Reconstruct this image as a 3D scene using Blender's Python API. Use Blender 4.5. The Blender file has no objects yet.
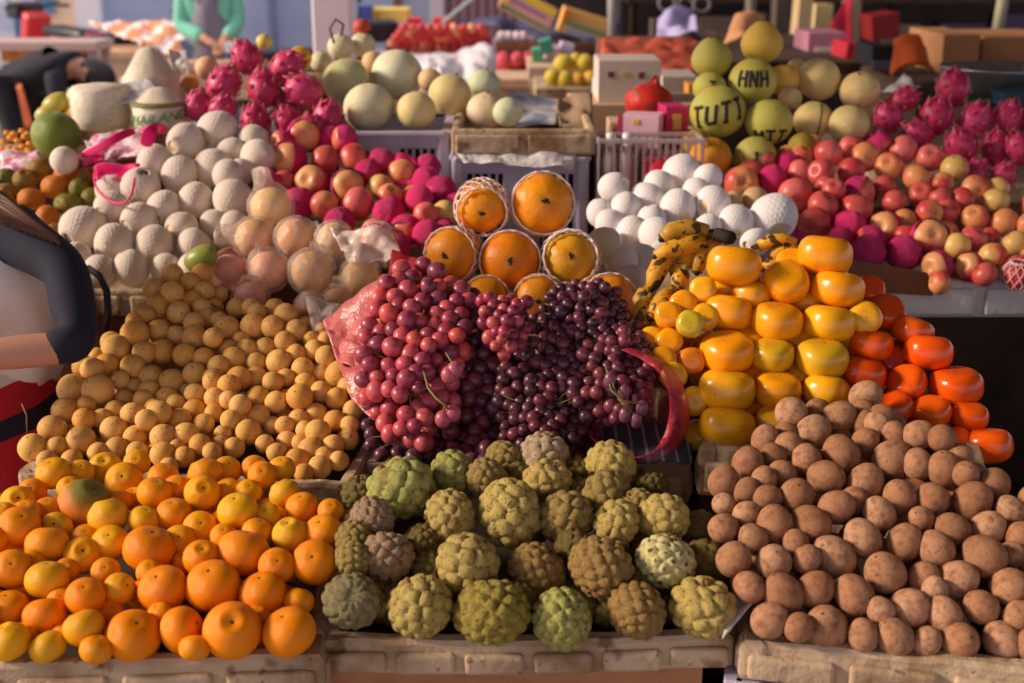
import bpy, bmesh, math, random
import numpy as np
from mathutils import Vector, Matrix
rnd = random.Random(11)
SC = bpy.context.scene
COL = SC.collection
PITCH = math.radians(17.4); CAMZ = 1.65; FX = 1280.0
cp, sp = math.cos(PITCH), math.sin(PITCH)
EYE = Vector((0, 0, CAMZ)); RT = Vector((1, 0, 0)); UP = Vector((0, sp, cp)); FW = Vector((0, cp, -sp))

def ray(u, v):
    x = (u - 512) / FX; z = -(v - 341.5) / FX
    return FW + RT * x + UP * z
def at(u, v, t): return EYE + ray(u, v) * t
def atz(u, v, Z):
    d = ray(u, v); return EYE + d * ((Z - CAMZ) / d.z)
def aty(u, v, Y):
    d = ray(u, v); return EYE + d * (Y / d.y)
def rgb(r, g, b, a=1.0):
    f = lambda c: (c / 255 / 12.92) if c / 255 <= .04045 else ((c / 255 + .055) / 1.055) ** 2.4
    return (f(r), f(g), f(b), a)

# ---------------------------------------------------------------- objects
def link(name, me, parent=None, mat=None):
    o = bpy.data.objects.new(name, me); COL.objects.link(o)
    if parent is not None: o.parent = parent
    if mat is not None and me is not None and not me.materials: me.materials.append(mat)
    return o
def tag(o, label, cat=None, group=None, kind=None):
    if label: o['label'] = label
    if cat: o['category'] = cat
    if group: o['group'] = group
    if kind: o['kind'] = kind
    return o
def empty(name, loc, label, cat, group=None, rz=0, kind=None):
    o = bpy.data.objects.new(name, None); COL.objects.link(o); o.empty_display_size = .05
    o.location = loc; o.rotation_euler = (0, 0, rz)
    return tag(o, label, cat, group, kind)

# ---------------------------------------------------------------- meshes
def mesh(name, vs, fs, mat=None, smooth=True, attr=None):
    me = bpy.data.meshes.new(name); me.from_pydata([tuple(map(float, v)) for v in vs], [], fs)
    if smooth: me.polygons.foreach_set('use_smooth', [True] * len(me.polygons))
    if attr:
        for k, a in attr.items():
            at_ = me.attributes.new(k, 'FLOAT', 'POINT'); at_.data.foreach_set('value', np.asarray(a, dtype=np.float32))
    if mat: me.materials.append(mat)
    me.update(); return me
def ballgrid(nu, nv, th0=0.0, th1=math.pi):
    """directions by polar angle; closed at the poles when th0=0 / th1=pi"""
    th, ph, idx = [], [], {}
    rows = []
    for i in range(nv + 1):
        t = th0 + (th1 - th0) * i / nv
        if (i == 0 and th0 == 0) or (i == nv and abs(th1 - math.pi) < 1e-6):
            rows.append([len(th)] * nu); th.append(t); ph.append(0.0)
        else:
            r = []
            for j in range(nu): r.append(len(th)); th.append(t); ph.append(2 * math.pi * j / nu)
            rows.append(r)
    fs = []
    for i in range(nv):
        for j in range(nu):
            a, b, c, d = rows[i][j], rows[i + 1][j], rows[i + 1][(j + 1) % nu], rows[i][(j + 1) % nu]
            f = [a, b, c, d]; g = []
            for k in f:
                if k not in g: g.append(k)
            if len(g) > 2: fs.append(tuple(g))
    return np.array(th), np.array(ph), fs
def ball(name, fn, mat, nu=28, nv=18, th0=0.0, th1=math.pi, attr=None):
    th, ph, fs = ballgrid(nu, nv, th0, th1)
    x, y, z = fn(th, ph)
    return mesh(name, np.stack([x, y, z], 1), fs, mat, attr=attr(th, ph) if attr else None)
def sph(th, ph, r=1.0, pz=1.0):
    return r * np.sin(th) * np.cos(ph), r * np.sin(th) * np.sin(ph), r * pz * np.cos(th)
def rbox(bm, c, s, bev=.004, seg=2, rot=None):
    r = bmesh.ops.create_cube(bm, size=1.0)
    M = Matrix.Translation(c) @ (rot.to_4x4() if rot is not None else Matrix.Identity(4)) @ Matrix.Diagonal((s[0], s[1], s[2], 1))
    bmesh.ops.transform(bm, matrix=M, verts=r['verts'])
    if bev > 0:
        es = list({e for v in r['verts'] for e in v.link_edges})
        bmesh.ops.bevel(bm, geom=es, offset=min(bev, min(s) * .45), segments=seg, profile=.5, affect='EDGES')
def tube(bm, pts, r, n=8, cap=True, r1=None):
    pts = [Vector(p) for p in pts]; rings = []
    prev = None
    for i, p in enumerate(pts):
        d = (pts[min(i + 1, len(pts) - 1)] - pts[max(i - 1, 0)]).normalized()
        if prev is None:
            a = d.orthogonal().normalized()
        else:
            a = (prev - d * prev.dot(d)).normalized()
        prev = a; b = d.cross(a)
        rr = r if r1 is None else r + (r1 - r) * i / (len(pts) - 1)
        if callable(r): rr = r(i / (len(pts) - 1))
        rings.append([bm.verts.new(p + (a * math.cos(2 * math.pi * k / n) + b * math.sin(2 * math.pi * k / n)) * rr) for k in range(n)])
    for i in range(len(rings) - 1):
        for k in range(n):
            bm.faces.new((rings[i][k], rings[i][(k + 1) % n], rings[i + 1][(k + 1) % n], rings[i + 1][k]))
    if cap:
        bm.faces.new(list(reversed(rings[0]))); bm.faces.new(rings[-1])
def fin(bm, name, mat=None, smooth=False):
    bmesh.ops.recalc_face_normals(bm, faces=bm.faces)
    me = bpy.data.meshes.new(name); bm.to_mesh(me); bm.free()
    if smooth: me.polygons.foreach_set('use_smooth', [True] * len(me.polygons))
    if mat: me.materials.append(mat)
    return me
def BM(): return bmesh.new()

# ---------------------------------------------------------------- materials
def mat(name, base=(.5, .5, .5, 1), objcol=False, rough=.55, spec=.4, var=None, spots=(), pole=None, blush=None,
        bump=None, sss=0, coat=0, alpha=1.0, trans=0.0, vatt=None, metal=0, stripes=None, emit=None, alphatex=None, wcoord='Object', sheen=0):
    m = bpy.data.materials.new(name); m.use_nodes = True
    nt = m.node_tree; nd = nt.nodes; L = nt.links.new
    bs = nd['Principled BSDF']
    def new(t, **k):
        n = nd.new(t)
        for a, b in k.items(): setattr(n, a, b)
        return n
    tc = new('ShaderNodeTexCoord'); oi = new('ShaderNodeObjectInfo')
    w = new('ShaderNodeMath', operation='MULTIPLY'); L(oi.outputs['Random'], w.inputs[0]); w.inputs[1].default_value = 37.0
    def nz(scale, detail=3, rough_=.55, w_=True):
        n = new('ShaderNodeTexNoise', noise_dimensions='4D')
        n.inputs['Scale'].default_value = scale; n.inputs['Detail'].default_value = detail; n.inputs['Roughness'].default_value = rough_
        L(tc.outputs[wcoord], n.inputs['Vector'])
        if w_: L(w.outputs[0], n.inputs['W'])
        return n.outputs['Fac']
    def ramp(src, lo, hi):
        r = new('ShaderNodeMapRange'); r.interpolation_type = 'SMOOTHSTEP'
        r.inputs['From Min'].default_value = lo; r.inputs['From Max'].default_value = hi
        L(src, r.inputs['Value']); return r.outputs['Result']
    def mix(fac, a, b, bt='MIX'):
        n = new('ShaderNodeMix', data_type='RGBA', blend_type=bt)
        if isinstance(fac, float): n.inputs[0].default_value = fac
        else: L(fac, n.inputs[0])
        for s, x in ((6, a), (7, b)):
            if isinstance(x, tuple): n.inputs[s].default_value = x if len(x) == 4 else (*x, 1)
            else: L(x, n.inputs[s])
        return n.outputs[2]
    def mul(s, k):
        n = new('ShaderNodeMath', operation='MULTIPLY'); L(s, n.inputs[0])
        if isinstance(k, (int, float)): n.inputs[1].default_value = k
        else: L(k, n.inputs[1])
        return n.outputs[0]
    col = oi.outputs['Color'] if objcol else base
    if isinstance(col, tuple):
        r = new('ShaderNodeRGB'); r.outputs[0].default_value = col if len(col) == 4 else (*col, 1); col = r.outputs[0]
    if stripes:
        sc, c2, axis, lo, hi = stripes
        wv = new('ShaderNodeTexWave', wave_type='BANDS', bands_direction=axis); wv.inputs['Scale'].default_value = sc; wv.inputs['Distortion'].default_value = .6
        L(tc.outputs[wcoord], wv.inputs['Vector']); col = mix(ramp(wv.outputs['Fac'], lo, hi), col, c2)
    if blush:
        c2, lo, hi = blush
        sx = new('ShaderNodeSeparateXYZ'); L(tc.outputs['Object'], sx.inputs[0])
        ad = new('ShaderNodeMath', operation='ADD'); L(sx.outputs[0], ad.inputs[0]); L(mul(nz(2.2, 2), 1.6), ad.inputs[1])
        col = mix(ramp(ad.outputs[0], lo, hi), col, c2)
    if vatt:
        at_, c2, lo, hi = vatt
        an = new('ShaderNodeAttribute', attribute_name=at_)
        col = mix(ramp(an.outputs['Fac'], lo, hi), col, c2)
    if var:
        sc, c2, lo, hi = var
        col = mix(ramp(nz(sc, 4), lo, hi), col, c2)
    for sc, lo, hi, c2, k in spots:
        col = mix(mul(ramp(nz(sc, 1.5, .4), lo, hi), k), col, c2)
    if pole:
        z0, z1, c2 = pole
        sx = new('ShaderNodeSeparateXYZ'); L(tc.outputs['Object'], sx.inputs[0])
        col = mix(ramp(sx.outputs[2], z0, z1), col, c2)
    L(col, bs.inputs['Base Color'])
    bs.inputs['Roughness'].default_value = rough; bs.inputs['Specular IOR Level'].default_value = spec; bs.inputs['Metallic'].default_value = metal
    if sss:
        bs.inputs['Subsurface Weight'].default_value = sss; bs.inputs['Subsurface Radius'].default_value = (1, .5, .25); bs.inputs['Subsurface Scale'].default_value = .008
    if coat: bs.inputs['Coat Weight'].default_value = coat; bs.inputs['Coat Roughness'].default_value = .25
    if sheen: bs.inputs['Sheen Weight'].default_value = sheen
    if trans: bs.inputs['Transmission Weight'].default_value = trans
    if alpha < 1: bs.inputs['Alpha'].default_value = alpha
    if alphatex:
        sc, lo, hi, a0, a1 = alphatex
        r = new('ShaderNodeMapRange'); r.inputs['From Min'].default_value = lo; r.inputs['From Max'].default_value = hi
        r.inputs['To Min'].default_value = a0; r.inputs['To Max'].default_value = a1
        L(nz(sc, 3), r.inputs['Value']); L(r.outputs['Result'], bs.inputs['Alpha'])
    if emit: bs.inputs['Emission Color'].default_value = emit[0]; bs.inputs['Emission Strength'].default_value = emit[1]
    if bump:
        bp = new('ShaderNodeBump'); bp.inputs['Strength'].default_value = bump[1]; bp.inputs['Distance'].default_value = bump[2] if len(bump) > 2 else .1
        L(nz(bump[0], 4, .6), bp.inputs['Height']); L(bp.outputs[0], bs.inputs['Normal'])
    return m

DK = rgb(60, 38, 22)
M = {}
M['mandarin'] = mat('mandarin_skin', objcol=True, rough=.38, spec=.32, var=(1.3, rgb(232, 128, 14), .55, .85), bump=(26, .25, .02), sss=.0)
M['calyx'] = mat('dry_calyx', rgb(70, 75, 30), rough=.8)
M['persimmon'] = mat('persimmon_skin', objcol=True, rough=.27, spec=.5, var=(1.6, rgb(205, 130, 35), .5, .85), spots=[(9, .70, .76, rgb(120, 70, 25), .7)])
M['redpersimmon'] = mat('red_persimmon_skin', objcol=True, rough=.22, spec=.5, var=(1.3, rgb(205, 55, 12), .5, .85), spots=[(9, .74, .8, DK, .6)])
M['papaya'] = mat('papaya_skin', objcol=True, rough=.42, spec=.4, var=(1.1, rgb(226, 112, 14), .45, .8), spots=[(13, .68, .74, rgb(110, 75, 20), .6)], bump=(3, .1, .05))
M['langsat'] = mat('langsat_skin', objcol=True, rough=.62, spec=.3, var=(2, rgb(190, 122, 50), .5, .9), spots=[(5, .66, .72, rgb(98, 60, 30), .85), (11, .66, .7, rgb(110, 70, 35), .7)], pole=(1.009, 1.017, rgb(85, 55, 30)))
M['sapodilla'] = mat('sapodilla_skin', objcol=True, rough=.75, spec=.2, var=(2.2, rgb(140, 92, 64), .4, .75), spots=[(4, .62, .78, rgb(92, 56, 38), .6), (14, .58, .72, rgb(112, 72, 50), .5)], pole=(1.115, 1.13, rgb(70, 46, 34)), bump=(14, .3, .03))
M['custard'] = mat('custard_apple_skin', objcol=True, rough=.55, spec=.35, var=(1.7, rgb(150, 118, 72), .5, .8), vatt=('tip', rgb(98, 80, 50), .13, .0), spots=[(3, .62, .75, rgb(96, 66, 42), .55), (11, .62, .68, rgb(74, 50, 34), .7)], bump=(20, .5, .04))  # furrow brown: groove dirt plus groove shade put into the colour
M['custardspot'] = mat('spotted_custard_apple_skin', objcol=True, rough=.68, spec=.25, vatt=('tip', rgb(98, 68, 50), .62, .9), spots=[(4, .66, .75, rgb(150, 130, 70), .5)], bump=(20, .35, .03))
M['grape'] = mat('grape_skin', objcol=True, rough=.34, spec=.5, var=(1.3, rgb(150, 100, 118), .46, .95), blush=(rgb(84, 32, 50), 1.2, 2.6))
M['twig'] = mat('vine_twig', rgb(128, 118, 58), rough=.7)
M['brown_twig'] = mat('brown_twig', rgb(120, 84, 48), rough=.8)
M['foam'] = mat('white_foam_net', objcol=True, rough=.7, spec=.3, sss=0, sheen=.3)
M['pear'] = mat('pale_pear_skin', objcol=True, rough=.5, var=(3, rgb(190, 160, 95), .5, .9))
M['apple'] = mat('apple_skin', objcol=True, rough=.38, spec=.45, blush=(rgb(206, 66, 72), .75, 1.9), spots=[(14, .62, .7, rgb(240, 170, 110), .35)])
M['pink'] = mat('pink_foam_wrap', objcol=True, rough=.55, spec=.35, bump=(12, .5, .05))
M['dragon'] = mat('dragon_fruit_skin', objcol=True, rough=.42, spec=.4, var=(1.7, rgb(176, 40, 84), .45, .8))
M['scale'] = mat('dragon_fruit_scale', objcol=True, rough=.45, vatt=('tip', rgb(150, 150, 60), .45, .95))
M['melon'] = mat('melon_rind', objcol=True, rough=.55, spec=.3, var=(1.5, rgb(200, 190, 130), .45, .85), spots=[(6, .7, .78, rgb(150, 130, 80), .6)], bump=(12, .12, .03))
M['pomelo'] = mat('pomelo_rind', objcol=True, rough=.5, spec=.35, var=(1.4, rgb(212, 172, 50), .45, .8), spots=[(5, .68, .75, rgb(105, 85, 35), .5)], bump=(30, .25, .02))
M['ink'] = mat('black_ink', rgb(38, 30, 28), rough=.6)
M['banana'] = mat('banana_peel', objcol=True, rough=.5, spots=[(60, .56, .62, rgb(60, 40, 20), .95), (140, .6, .68, rgb(90, 60, 25), .8)], wcoord='Object')
M['banana_end'] = mat('banana_tip', rgb(38, 28, 20), rough=.8)
M['mango'] = mat('mango_skin', objcol=True, rough=.4, var=(1.3, rgb(200, 170, 50), .5, .8))
M['styro'] = mat('worn_styrofoam', rgb(194, 170, 140), rough=.7, spec=.25, var=(7, rgb(138, 104, 72), .44, .7), spots=[(26, .6, .72, rgb(96, 68, 44), .75), (70, .66, .72, rgb(80, 58, 40), .6)], bump=(24, .4, .02))
M['styrowhite'] = mat('clean_styrofoam', rgb(214, 210, 204), rough=.7, var=(6, rgb(168, 158, 146), .5, .8), bump=(40, .3, .02))
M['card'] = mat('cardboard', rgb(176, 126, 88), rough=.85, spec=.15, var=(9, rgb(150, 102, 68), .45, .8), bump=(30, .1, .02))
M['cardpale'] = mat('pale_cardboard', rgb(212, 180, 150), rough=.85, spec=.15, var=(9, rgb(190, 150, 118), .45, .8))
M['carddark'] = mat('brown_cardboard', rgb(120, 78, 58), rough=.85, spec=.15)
M['lilac'] = mat('lilac_plastic', rgb(190, 182, 206), rough=.45, var=(5, rgb(150, 138, 150), .55, .85))
M['wood'] = mat('market_table_wood', rgb(72, 52, 38), rough=.8, var=(8, rgb(48, 34, 24), .4, .7))
M['bag'] = mat('clear_plastic_bag', rgb(255, 236, 220), rough=.16, spec=.8, alphatex=(1.2, .35, .75, .14, .42), bump=(3, .3, .05))
M['film'] = mat('loose_clear_film', rgb(255, 232, 216), rough=.25, spec=.6, alphatex=(16, .35, .7, .35, .8), bump=(16, .5, .03))
M['bagpink'] = mat('pink_tinted_bag', rgb(238, 178, 164), rough=.3, alphatex=(1.2, .35, .75, .16, .42), bump=(3, .3, .05))
M['bagred'] = mat('red_plastic_bag', rgb(190, 50, 72), rough=.3, alphatex=(30, .35, .7, .38, .74), bump=(40, .5, .02))
M['bagrose'] = mat('rose_plastic_bag', rgb(206, 110, 106), rough=.32, alphatex=(20, .3, .7, .8, .97), bump=(24, .5, .02))
M['bagwhite'] = mat('white_plastic_film', rgb(226, 220, 222), rough=.32, alphatex=(20, .3, .7, .75, .98), bump=(24, .6, .03))
def plain(n, c, rough=.6, **k):
    if n not in M: M[n] = mat(n, rgb(*c), rough=rough, **k)
    return M[n]
# ---------------------------------------------------------------- fruit prototypes (unit equatorial radius, stem along +z)
def m_mandarin(k):
    r_ = random.Random(k); nl = r_.choice([8, 9, 10]); a0 = r_.uniform(0, 6); lop = r_.uniform(.0, .06)
    def fn(th, ph):
        s = np.sin(th); c = np.cos(th)
        r = np.power(s, .9) * (1 + .012 * np.cos(nl * ph) * np.exp(-((th - .55) / .4) ** 2)) * (1 + lop * np.cos(ph + a0))
        z = .82 * np.sign(c) * np.power(np.abs(c), .92)
        z = z - .06 * np.exp(-(th / .16) ** 2) + .03 * np.exp(-((np.pi - th) / .35) ** 2)
        if k % 3 == 2: z = z + .10 * np.exp(-((th - .42) / .2) ** 2); 
        return r * np.cos(ph), r * np.sin(ph), z
    return ball('mandarin', fn, M['mandarin'], 32, 22)
def m_calyx(z=.70, r=.13, name='stem_button', m=None, lobes=5):
    bm = BM(); n = lobes * 4; top = bm.verts.new((0, 0, z + .05)); ring = []; low = []
    for i in range(n):
        a = 2 * math.pi * i / n; rr = r * (1 + .35 * math.cos(lobes * a))
        ring.append(bm.verts.new((rr * math.cos(a), rr * math.sin(a), z + .02))); low.append(bm.verts.new((rr * math.cos(a), rr * math.sin(a), z - .03)))
    for i in range(n):
        bm.faces.new((top, ring[i], ring[(i + 1) % n])); bm.faces.new((ring[i], low[i], low[(i + 1) % n], ring[(i + 1) % n]))
    return fin(bm, name, m or M['calyx'])
def m_persimmon(k, m):
    a0 = k * .7
    def fn(th, ph):
        s = np.sin(th); c = np.cos(th)
        sq = 1 + .028 * np.cos(4 * ph + a0)
        r = np.power(s, .72) * sq
        z = .72 * np.sign(c) * np.power(np.abs(c), .78)
        z = z - .07 * np.exp(-(th / .45) ** 2) - .02 * np.cos(4 * ph + a0) * np.exp(-((th - .6) / .3) ** 2) * np.sin(th)
        return r * np.cos(ph), r * np.sin(ph), z
    return ball('persimmon', fn, m, 36, 24)
def m_apple(k):
    def fn(th, ph):
        s = np.sin(th); c = np.cos(th)
        r = s * (1 + .05 * c) * (1 + .015 * np.cos(5 * ph + k))
        z = .93 * c - .26 * np.exp(-(th / .3) ** 2) + .14 * np.exp(-((np.pi - th) / .25) ** 2)
        return r * np.cos(ph), r * np.sin(ph), z
    return ball('apple', fn, M['apple'], 28, 20)
def m_stem(z0=.62, z1=.95, r=.035, m=None, name='stem'):
    bm = BM(); tube(bm, [(0, 0, z0), (.02, 0, (z0 + z1) / 2), (.08, .02, z1)], r, 6, r1=r * 1.3)
    return fin(bm, name, m or M['brown_twig'], True)
def m_langsat():
    def fn(th, ph):
        r = np.sin(th) * (1 + .02 * np.cos(3 * ph)); z = 1.02 * np.cos(th)
        return r * np.cos(ph), r * np.sin(ph), z
    return ball('langsat', fn, M['langsat'], 22, 15)
def m_sapodilla():
    def fn(th, ph):
        r = np.sin(th) * (1 - .07 * np.cos(th)) ; z = 1.13 * np.cos(th)
        z = z + .05 * np.exp(-((np.pi - th) / .12) ** 2)
        return r * np.cos(ph), r * np.sin(ph), z
    return ball('sapodilla', fn, M['sapodilla'], 24, 18)
def m_custard(k, n=78, m=None, flute=False, dent=False):
    r_ = random.Random(k * 7 + 1)
    i = np.arange(n) + .5; cz = 1 - 2 * i / n; ph = i * 2.399963 + k
    S = np.stack([np.sqrt(1 - cz ** 2) * np.cos(ph), np.sqrt(1 - cz ** 2) * np.sin(ph), cz], 1)
    S += np.array([[r_.gauss(0, .035) for _ in range(3)] for _ in range(n)]); S /= np.linalg.norm(S, axis=1)[:, None]
    bm = BM(); bmesh.ops.create_icosphere(bm, subdivisions=5, radius=1.0)
    V = np.array([v.co[:] for v in bm.verts]); D = V @ S.T; D.sort(axis=1)
    a1 = np.arccos(np.clip(D[:, -1], -1, 1)); a2 = np.arccos(np.clip(D[:, -2], -1, 1))
    edge = np.clip((a2 - a1) / (math.sqrt(4 * math.pi / n) * .84), 0, 1)     # 0 in the furrows, 1 on each carpel's crown
    h = np.sqrt(np.clip(1 - (1 - edge) ** 2.0, 0, 1))
    R = 1 + .20 * h - .13
    th = np.arccos(np.clip(V[:, 2], -1, 1)); az = np.arctan2(V[:, 1], V[:, 0])
    R *= 1 - .13 * np.clip(-V[:, 2], 0, 1) ** 1.5 + .035 * np.sin(2 * az + k) * np.sin(th)
    if flute:
        fl = np.exp(-((th - .0) / .85) ** 4); fr = .10 * np.abs(np.cos(5.5 * az)) ** .6 - .07
        R = R * (1 - fl) + (1 + fr * np.clip(th / .3, 0, 1)) * fl * .97
    P_ = V * R[:, None]
    P_[:, 2] *= .97
    P_[:, 2] -= .16 * np.exp(-(th / .3) ** 2)
    if dent: P_[:, 2] += .30 * np.exp(-(((V[:, 0] - .1) / .28) ** 2)) * np.clip(-V[:, 2], 0, 1)
    for v, p in zip(bm.verts, P_): v.co = p
    me = fin(bm, 'custard_apple', m or M['custard'], True)
    a = me.attributes.new('tip', 'FLOAT', 'POINT'); a.data.foreach_set('value', edge.astype(np.float32))
    return me
def m_papaya(k):
    def fn(th, ph):
        t = th / math.pi
        r = np.power(np.sin(th), .92) * (1 + .018 * np.cos(5 * ph + k)); z = np.where(np.cos(th) > 0, .86 * np.cos(th), 1.75 * np.cos(th))
        z = z - .03 * np.exp(-(th / .12) ** 2)
        return r * np.cos(ph), r * np.sin(ph), z
    return ball('papaya', fn, M['papaya'], 36, 28)
def m_star(z, r, m, name='blossom_scar'):
    bm = BM()
    for i in range(5):
        a = 2 * math.pi * i / 5 + (.2 if i % 2 else -.1); l = r * (1 if i % 2 else .7)
        d = Vector((math.cos(a), math.sin(a), 0)); e = Vector((-d.y, d.x, 0))
        c = [Vector((0, 0, z + .02)), d * l * .5 + e * l * .3 + Vector((0, 0, z + .03)), d * l + Vector((0, 0, z - .0)), d * l * .5 - e * l * .3 + Vector((0, 0, z + .03))]
        lo = [x - Vector((0, 0, .08)) for x in c]
        a_ = [bm.verts.new(x) for x in c]; b_ = [bm.verts.new(x) for x in lo]
        bm.faces.new(a_)
        for j in range(4): bm.faces.new((a_[j], b_[j], b_[(j + 1) % 4], a_[(j + 1) % 4]))
    return fin(bm, name, m)
def m_net(th0, R, pz0, pz1, n=16, r=.017, name='foam_sleeve', turns=1.3, thm=2.6):
    """open foam net drawn over a fruit: two crossing families of strands and a ruffled mouth"""
    bm = BM()
    def P(th, ph, k=1.0):
        z = math.cos(th); rr = max(math.sin(th), 0) ** .92
        return Vector((rr * math.cos(ph), rr * math.sin(ph), (pz0 if z > 0 else pz1) * z)) * R * k
    for s in (-1, 1):
        for i in range(n):
            ph = 2 * math.pi * i / n
            tube(bm, [P(th0 + (thm - th0) * j / 18, ph + s * turns * j / 18) for j in range(19)], r, 5)
    rim = []
    for j in range(n * 4):
        q = j % 4
        rim.append(P(th0 + (-.06 if q == 0 else .03 if q == 2 else 0), 2 * math.pi * j / (n * 4), 1.03 + (.035 if q == 0 else 0)))
    rim.append(rim[0]); tube(bm, rim, r * 2.0, 6, cap=False)
    return fin(bm, name, M['foam'], True)
def m_foam(k, th0=.36, tail=0.0, squash=1.0, th1=math.pi):
    """closed foam sleeve with fine crossing ribs and a turned-in mouth"""
    r_ = random.Random(k); w = r_.uniform(-.05, .05)
    def fn(th, ph):
        m1 = np.abs(np.sin(12 * ph + 7 * th)); m2 = np.abs(np.sin(12 * ph - 7 * th))
        rib = .042 * np.maximum(m1, m2) ** 3
        R = 1.06 + rib + .03 * np.sin(3 * ph + k) * np.sin(th)
        lip = np.exp(-((th - th0) / .10) ** 2); R = R - .05 * lip * 0 + .02 * lip
        x, y, z = sph(th, ph, R, 1.0 * squash)
        z = z - tail * np.exp(-((math.pi - th) / .28) ** 2) * 1.0 - .16 * np.exp(-((th - th0) / .06) ** 2)
        return x, y, z
    return ball('foam_sleeve', fn, M['foam'], 84, 44, th0, th1)
def m_core(pz=.97):
    return ball('pear', lambda th, ph: sph(th, ph, 1.0, pz), M['pear'], 22, 14)
def m_pinkwrap(k, th0=.9, full=False):
    r_ = random.Random(k)
    def fn(th, ph):
        fr = np.exp(-((th - th0) / .18) ** 2)
        R = 1.05 + .02 * np.sin(14 * ph + 4 * th) * np.sin(th) + fr * (.04 + .04 * np.sin(6 * ph + k))
        x, y, z = sph(th, ph, R, .95)
        z = z + fr * .08 * np.sin(3 * ph + k) + (np.exp(-((math.pi - th) / .35) ** 2) * -.12)
        return x, y, z
    return ball('pink_foam_wrap', fn, M['pink'], 48, 22, 0.0 if full else th0, math.pi)
def dragonR(z): return np.sqrt(np.clip(1 - (z / 1.18) ** 2, 0, 1))
def m_dragon(k):
    def fn(th, ph):
        return sph(th, ph, 1 + .03 * np.cos(5 * ph + 3 * th + k), 1.18)
    return ball('dragon_fruit', fn, M['dragon'], 26, 18)
def m_scales(k):
    bm = BM(); n = 26; tips = []
    r_ = random.Random(k)
    for i in range(n):
        z = .98 - 1.9 * i / n; ph = i * 2.4 + k; rr = math.sqrt(max(0, 1 - z * z))
        p = Vector((rr * math.cos(ph), rr * math.sin(ph), 1.18 * z)) * 1.0
        nrm = Vector((p.x, p.y, p.z / 1.4)).normalized(); up = (Vector((0, 0, 1)) - nrm * nrm.z)
        up = up.normalized() if up.length > .05 else Vector((1, 0, 0)); sd = nrm.cross(up)
        l = r_.uniform(.22, .32) * (1.5 if z > .6 else 1); w = l * .62; f = .02 + .22 * max(z, 0)
        pts = [p + sd * w - up * .12, p - sd * w - up * .12, p - sd * w * .45 + up * l * .5 + nrm * (.1 + f * .2), p + up * l + nrm * (f + .1), p + sd * w * .45 + up * l * .5 + nrm * (.1 + f * .2)]
        c = p + up * l * .35 + nrm * .13
        top = [bm.verts.new(x + nrm * .03) for x in pts]; cv = bm.verts.new(c + nrm * .03); bot = [bm.verts.new(x - nrm * .02) for x in pts]
        m = len(pts)
        for j in range(m):
            bm.faces.new((top[j], top[(j + 1) % m], cv)); bm.faces.new((top[j], bot[j], bot[(j + 1) % m], top[(j + 1) % m]))
        tips += [0, 0, .45, 1, .45, .15, 0, 0, .45, 1, .45]
    me = fin(bm, 'scales', M['scale'], True)
    a = me.attributes.new('tip', 'FLOAT', 'POINT'); a.data.foreach_set('value', np.array(tips, dtype=np.float32)); return me
def m_grape():
    return ball('grape', lambda th, ph: sph(th, ph, 1.0, 1.1), M['grape'], 18, 12)
def m_melon(pz=.95, name='melon', m=None):
    return ball(name, lambda th, ph: sph(th, ph, 1 + .01 * np.cos(6 * ph), pz), m or M['melon'], 32, 22)
def m_pomelo(neck=.28):
    def fn(th, ph):
        n_ = np.clip(np.cos(th), 0, 1) ** 2
        r = np.sin(th) * (1 - neck * .35 * n_); z = (.9 + neck * .7 * n_) * np.cos(th) - .06 * np.exp(-(th / .12) ** 2)
        return r * np.cos(ph), r * np.sin(ph), z
    return ball('pomelo', fn, M['pomelo'], 32, 24)

# ---------------------------------------------------------------- placing
def orient(axis, spin):
    z = Vector(axis).normalized(); x = z.orthogonal().normalized(); y = z.cross(x)
    return Matrix((x, y, z)).transposed() @ Matrix.Rotation(spin, 3, 'Z')
def axis_for(d, p, q, roll=0.0, lean=None):
    """long/short axis of a fruit whose outline seen along d is q tall for 1 wide; p = polar/equatorial radius"""
    d = d.normalized(); rt = d.cross(Vector((0, 0, 1))).normalized(); up = rt.cross(d)
    if abs(p - 1) < .02: s2 = .5
    else: s2 = (q * q - p * p) / (1 - p * p)
    s2 = min(.97, max(.0, s2)); s = math.sqrt(s2)
    if lean is not None: s = lean
    a = math.radians(roll); im = up * math.cos(a) + rt * math.sin(a)
    return (im * math.sqrt(1 - s * s) - d * s).normalized()
def put(proto, pos, axis, spin, s, color, label, cat, group=None, cols=None, name=None):
    o = link(name or proto['name'], proto['mesh']); o.color = color
    R = orient(axis, spin).to_4x4(); sc = s if isinstance(s, (tuple, list)) else (s, s, s)
    o.matrix_basis = Matrix.Translation(pos) @ R @ Matrix.Diagonal((*sc, 1))
    for i, (cn, cm) in enumerate(proto.get('kids', ())):
        c = link(cn, cm, parent=o); c.color = (cols[i] if cols and i < len(cols) and cols[i] else color)
    return tag(o, label, cat, group)
def child_at(o, par, mw):
    o.parent = par; o.matrix_parent_inverse = par.matrix_basis.inverted(); o.matrix_basis = mw
ORD = 'first second third fourth fifth sixth seventh eighth ninth tenth eleventh twelfth thirteenth fourteenth fifteenth sixteenth seventeenth eighteenth nineteenth twentieth'.split()
def nth(i): return ORD[i] if i < 20 else ('twenty-' + ORD[i - 20] if i < 29 else 'last' if i > 60 else 'thirtieth')
def jit(c, h=.0, v=.08):
    k = 1 + rnd.uniform(-v, v); return (min(1, c[0] * k * (1 + rnd.uniform(-h, h))), min(1, c[1] * k * (1 + rnd.uniform(-h, h))), min(1, c[2] * k), 1)
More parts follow.
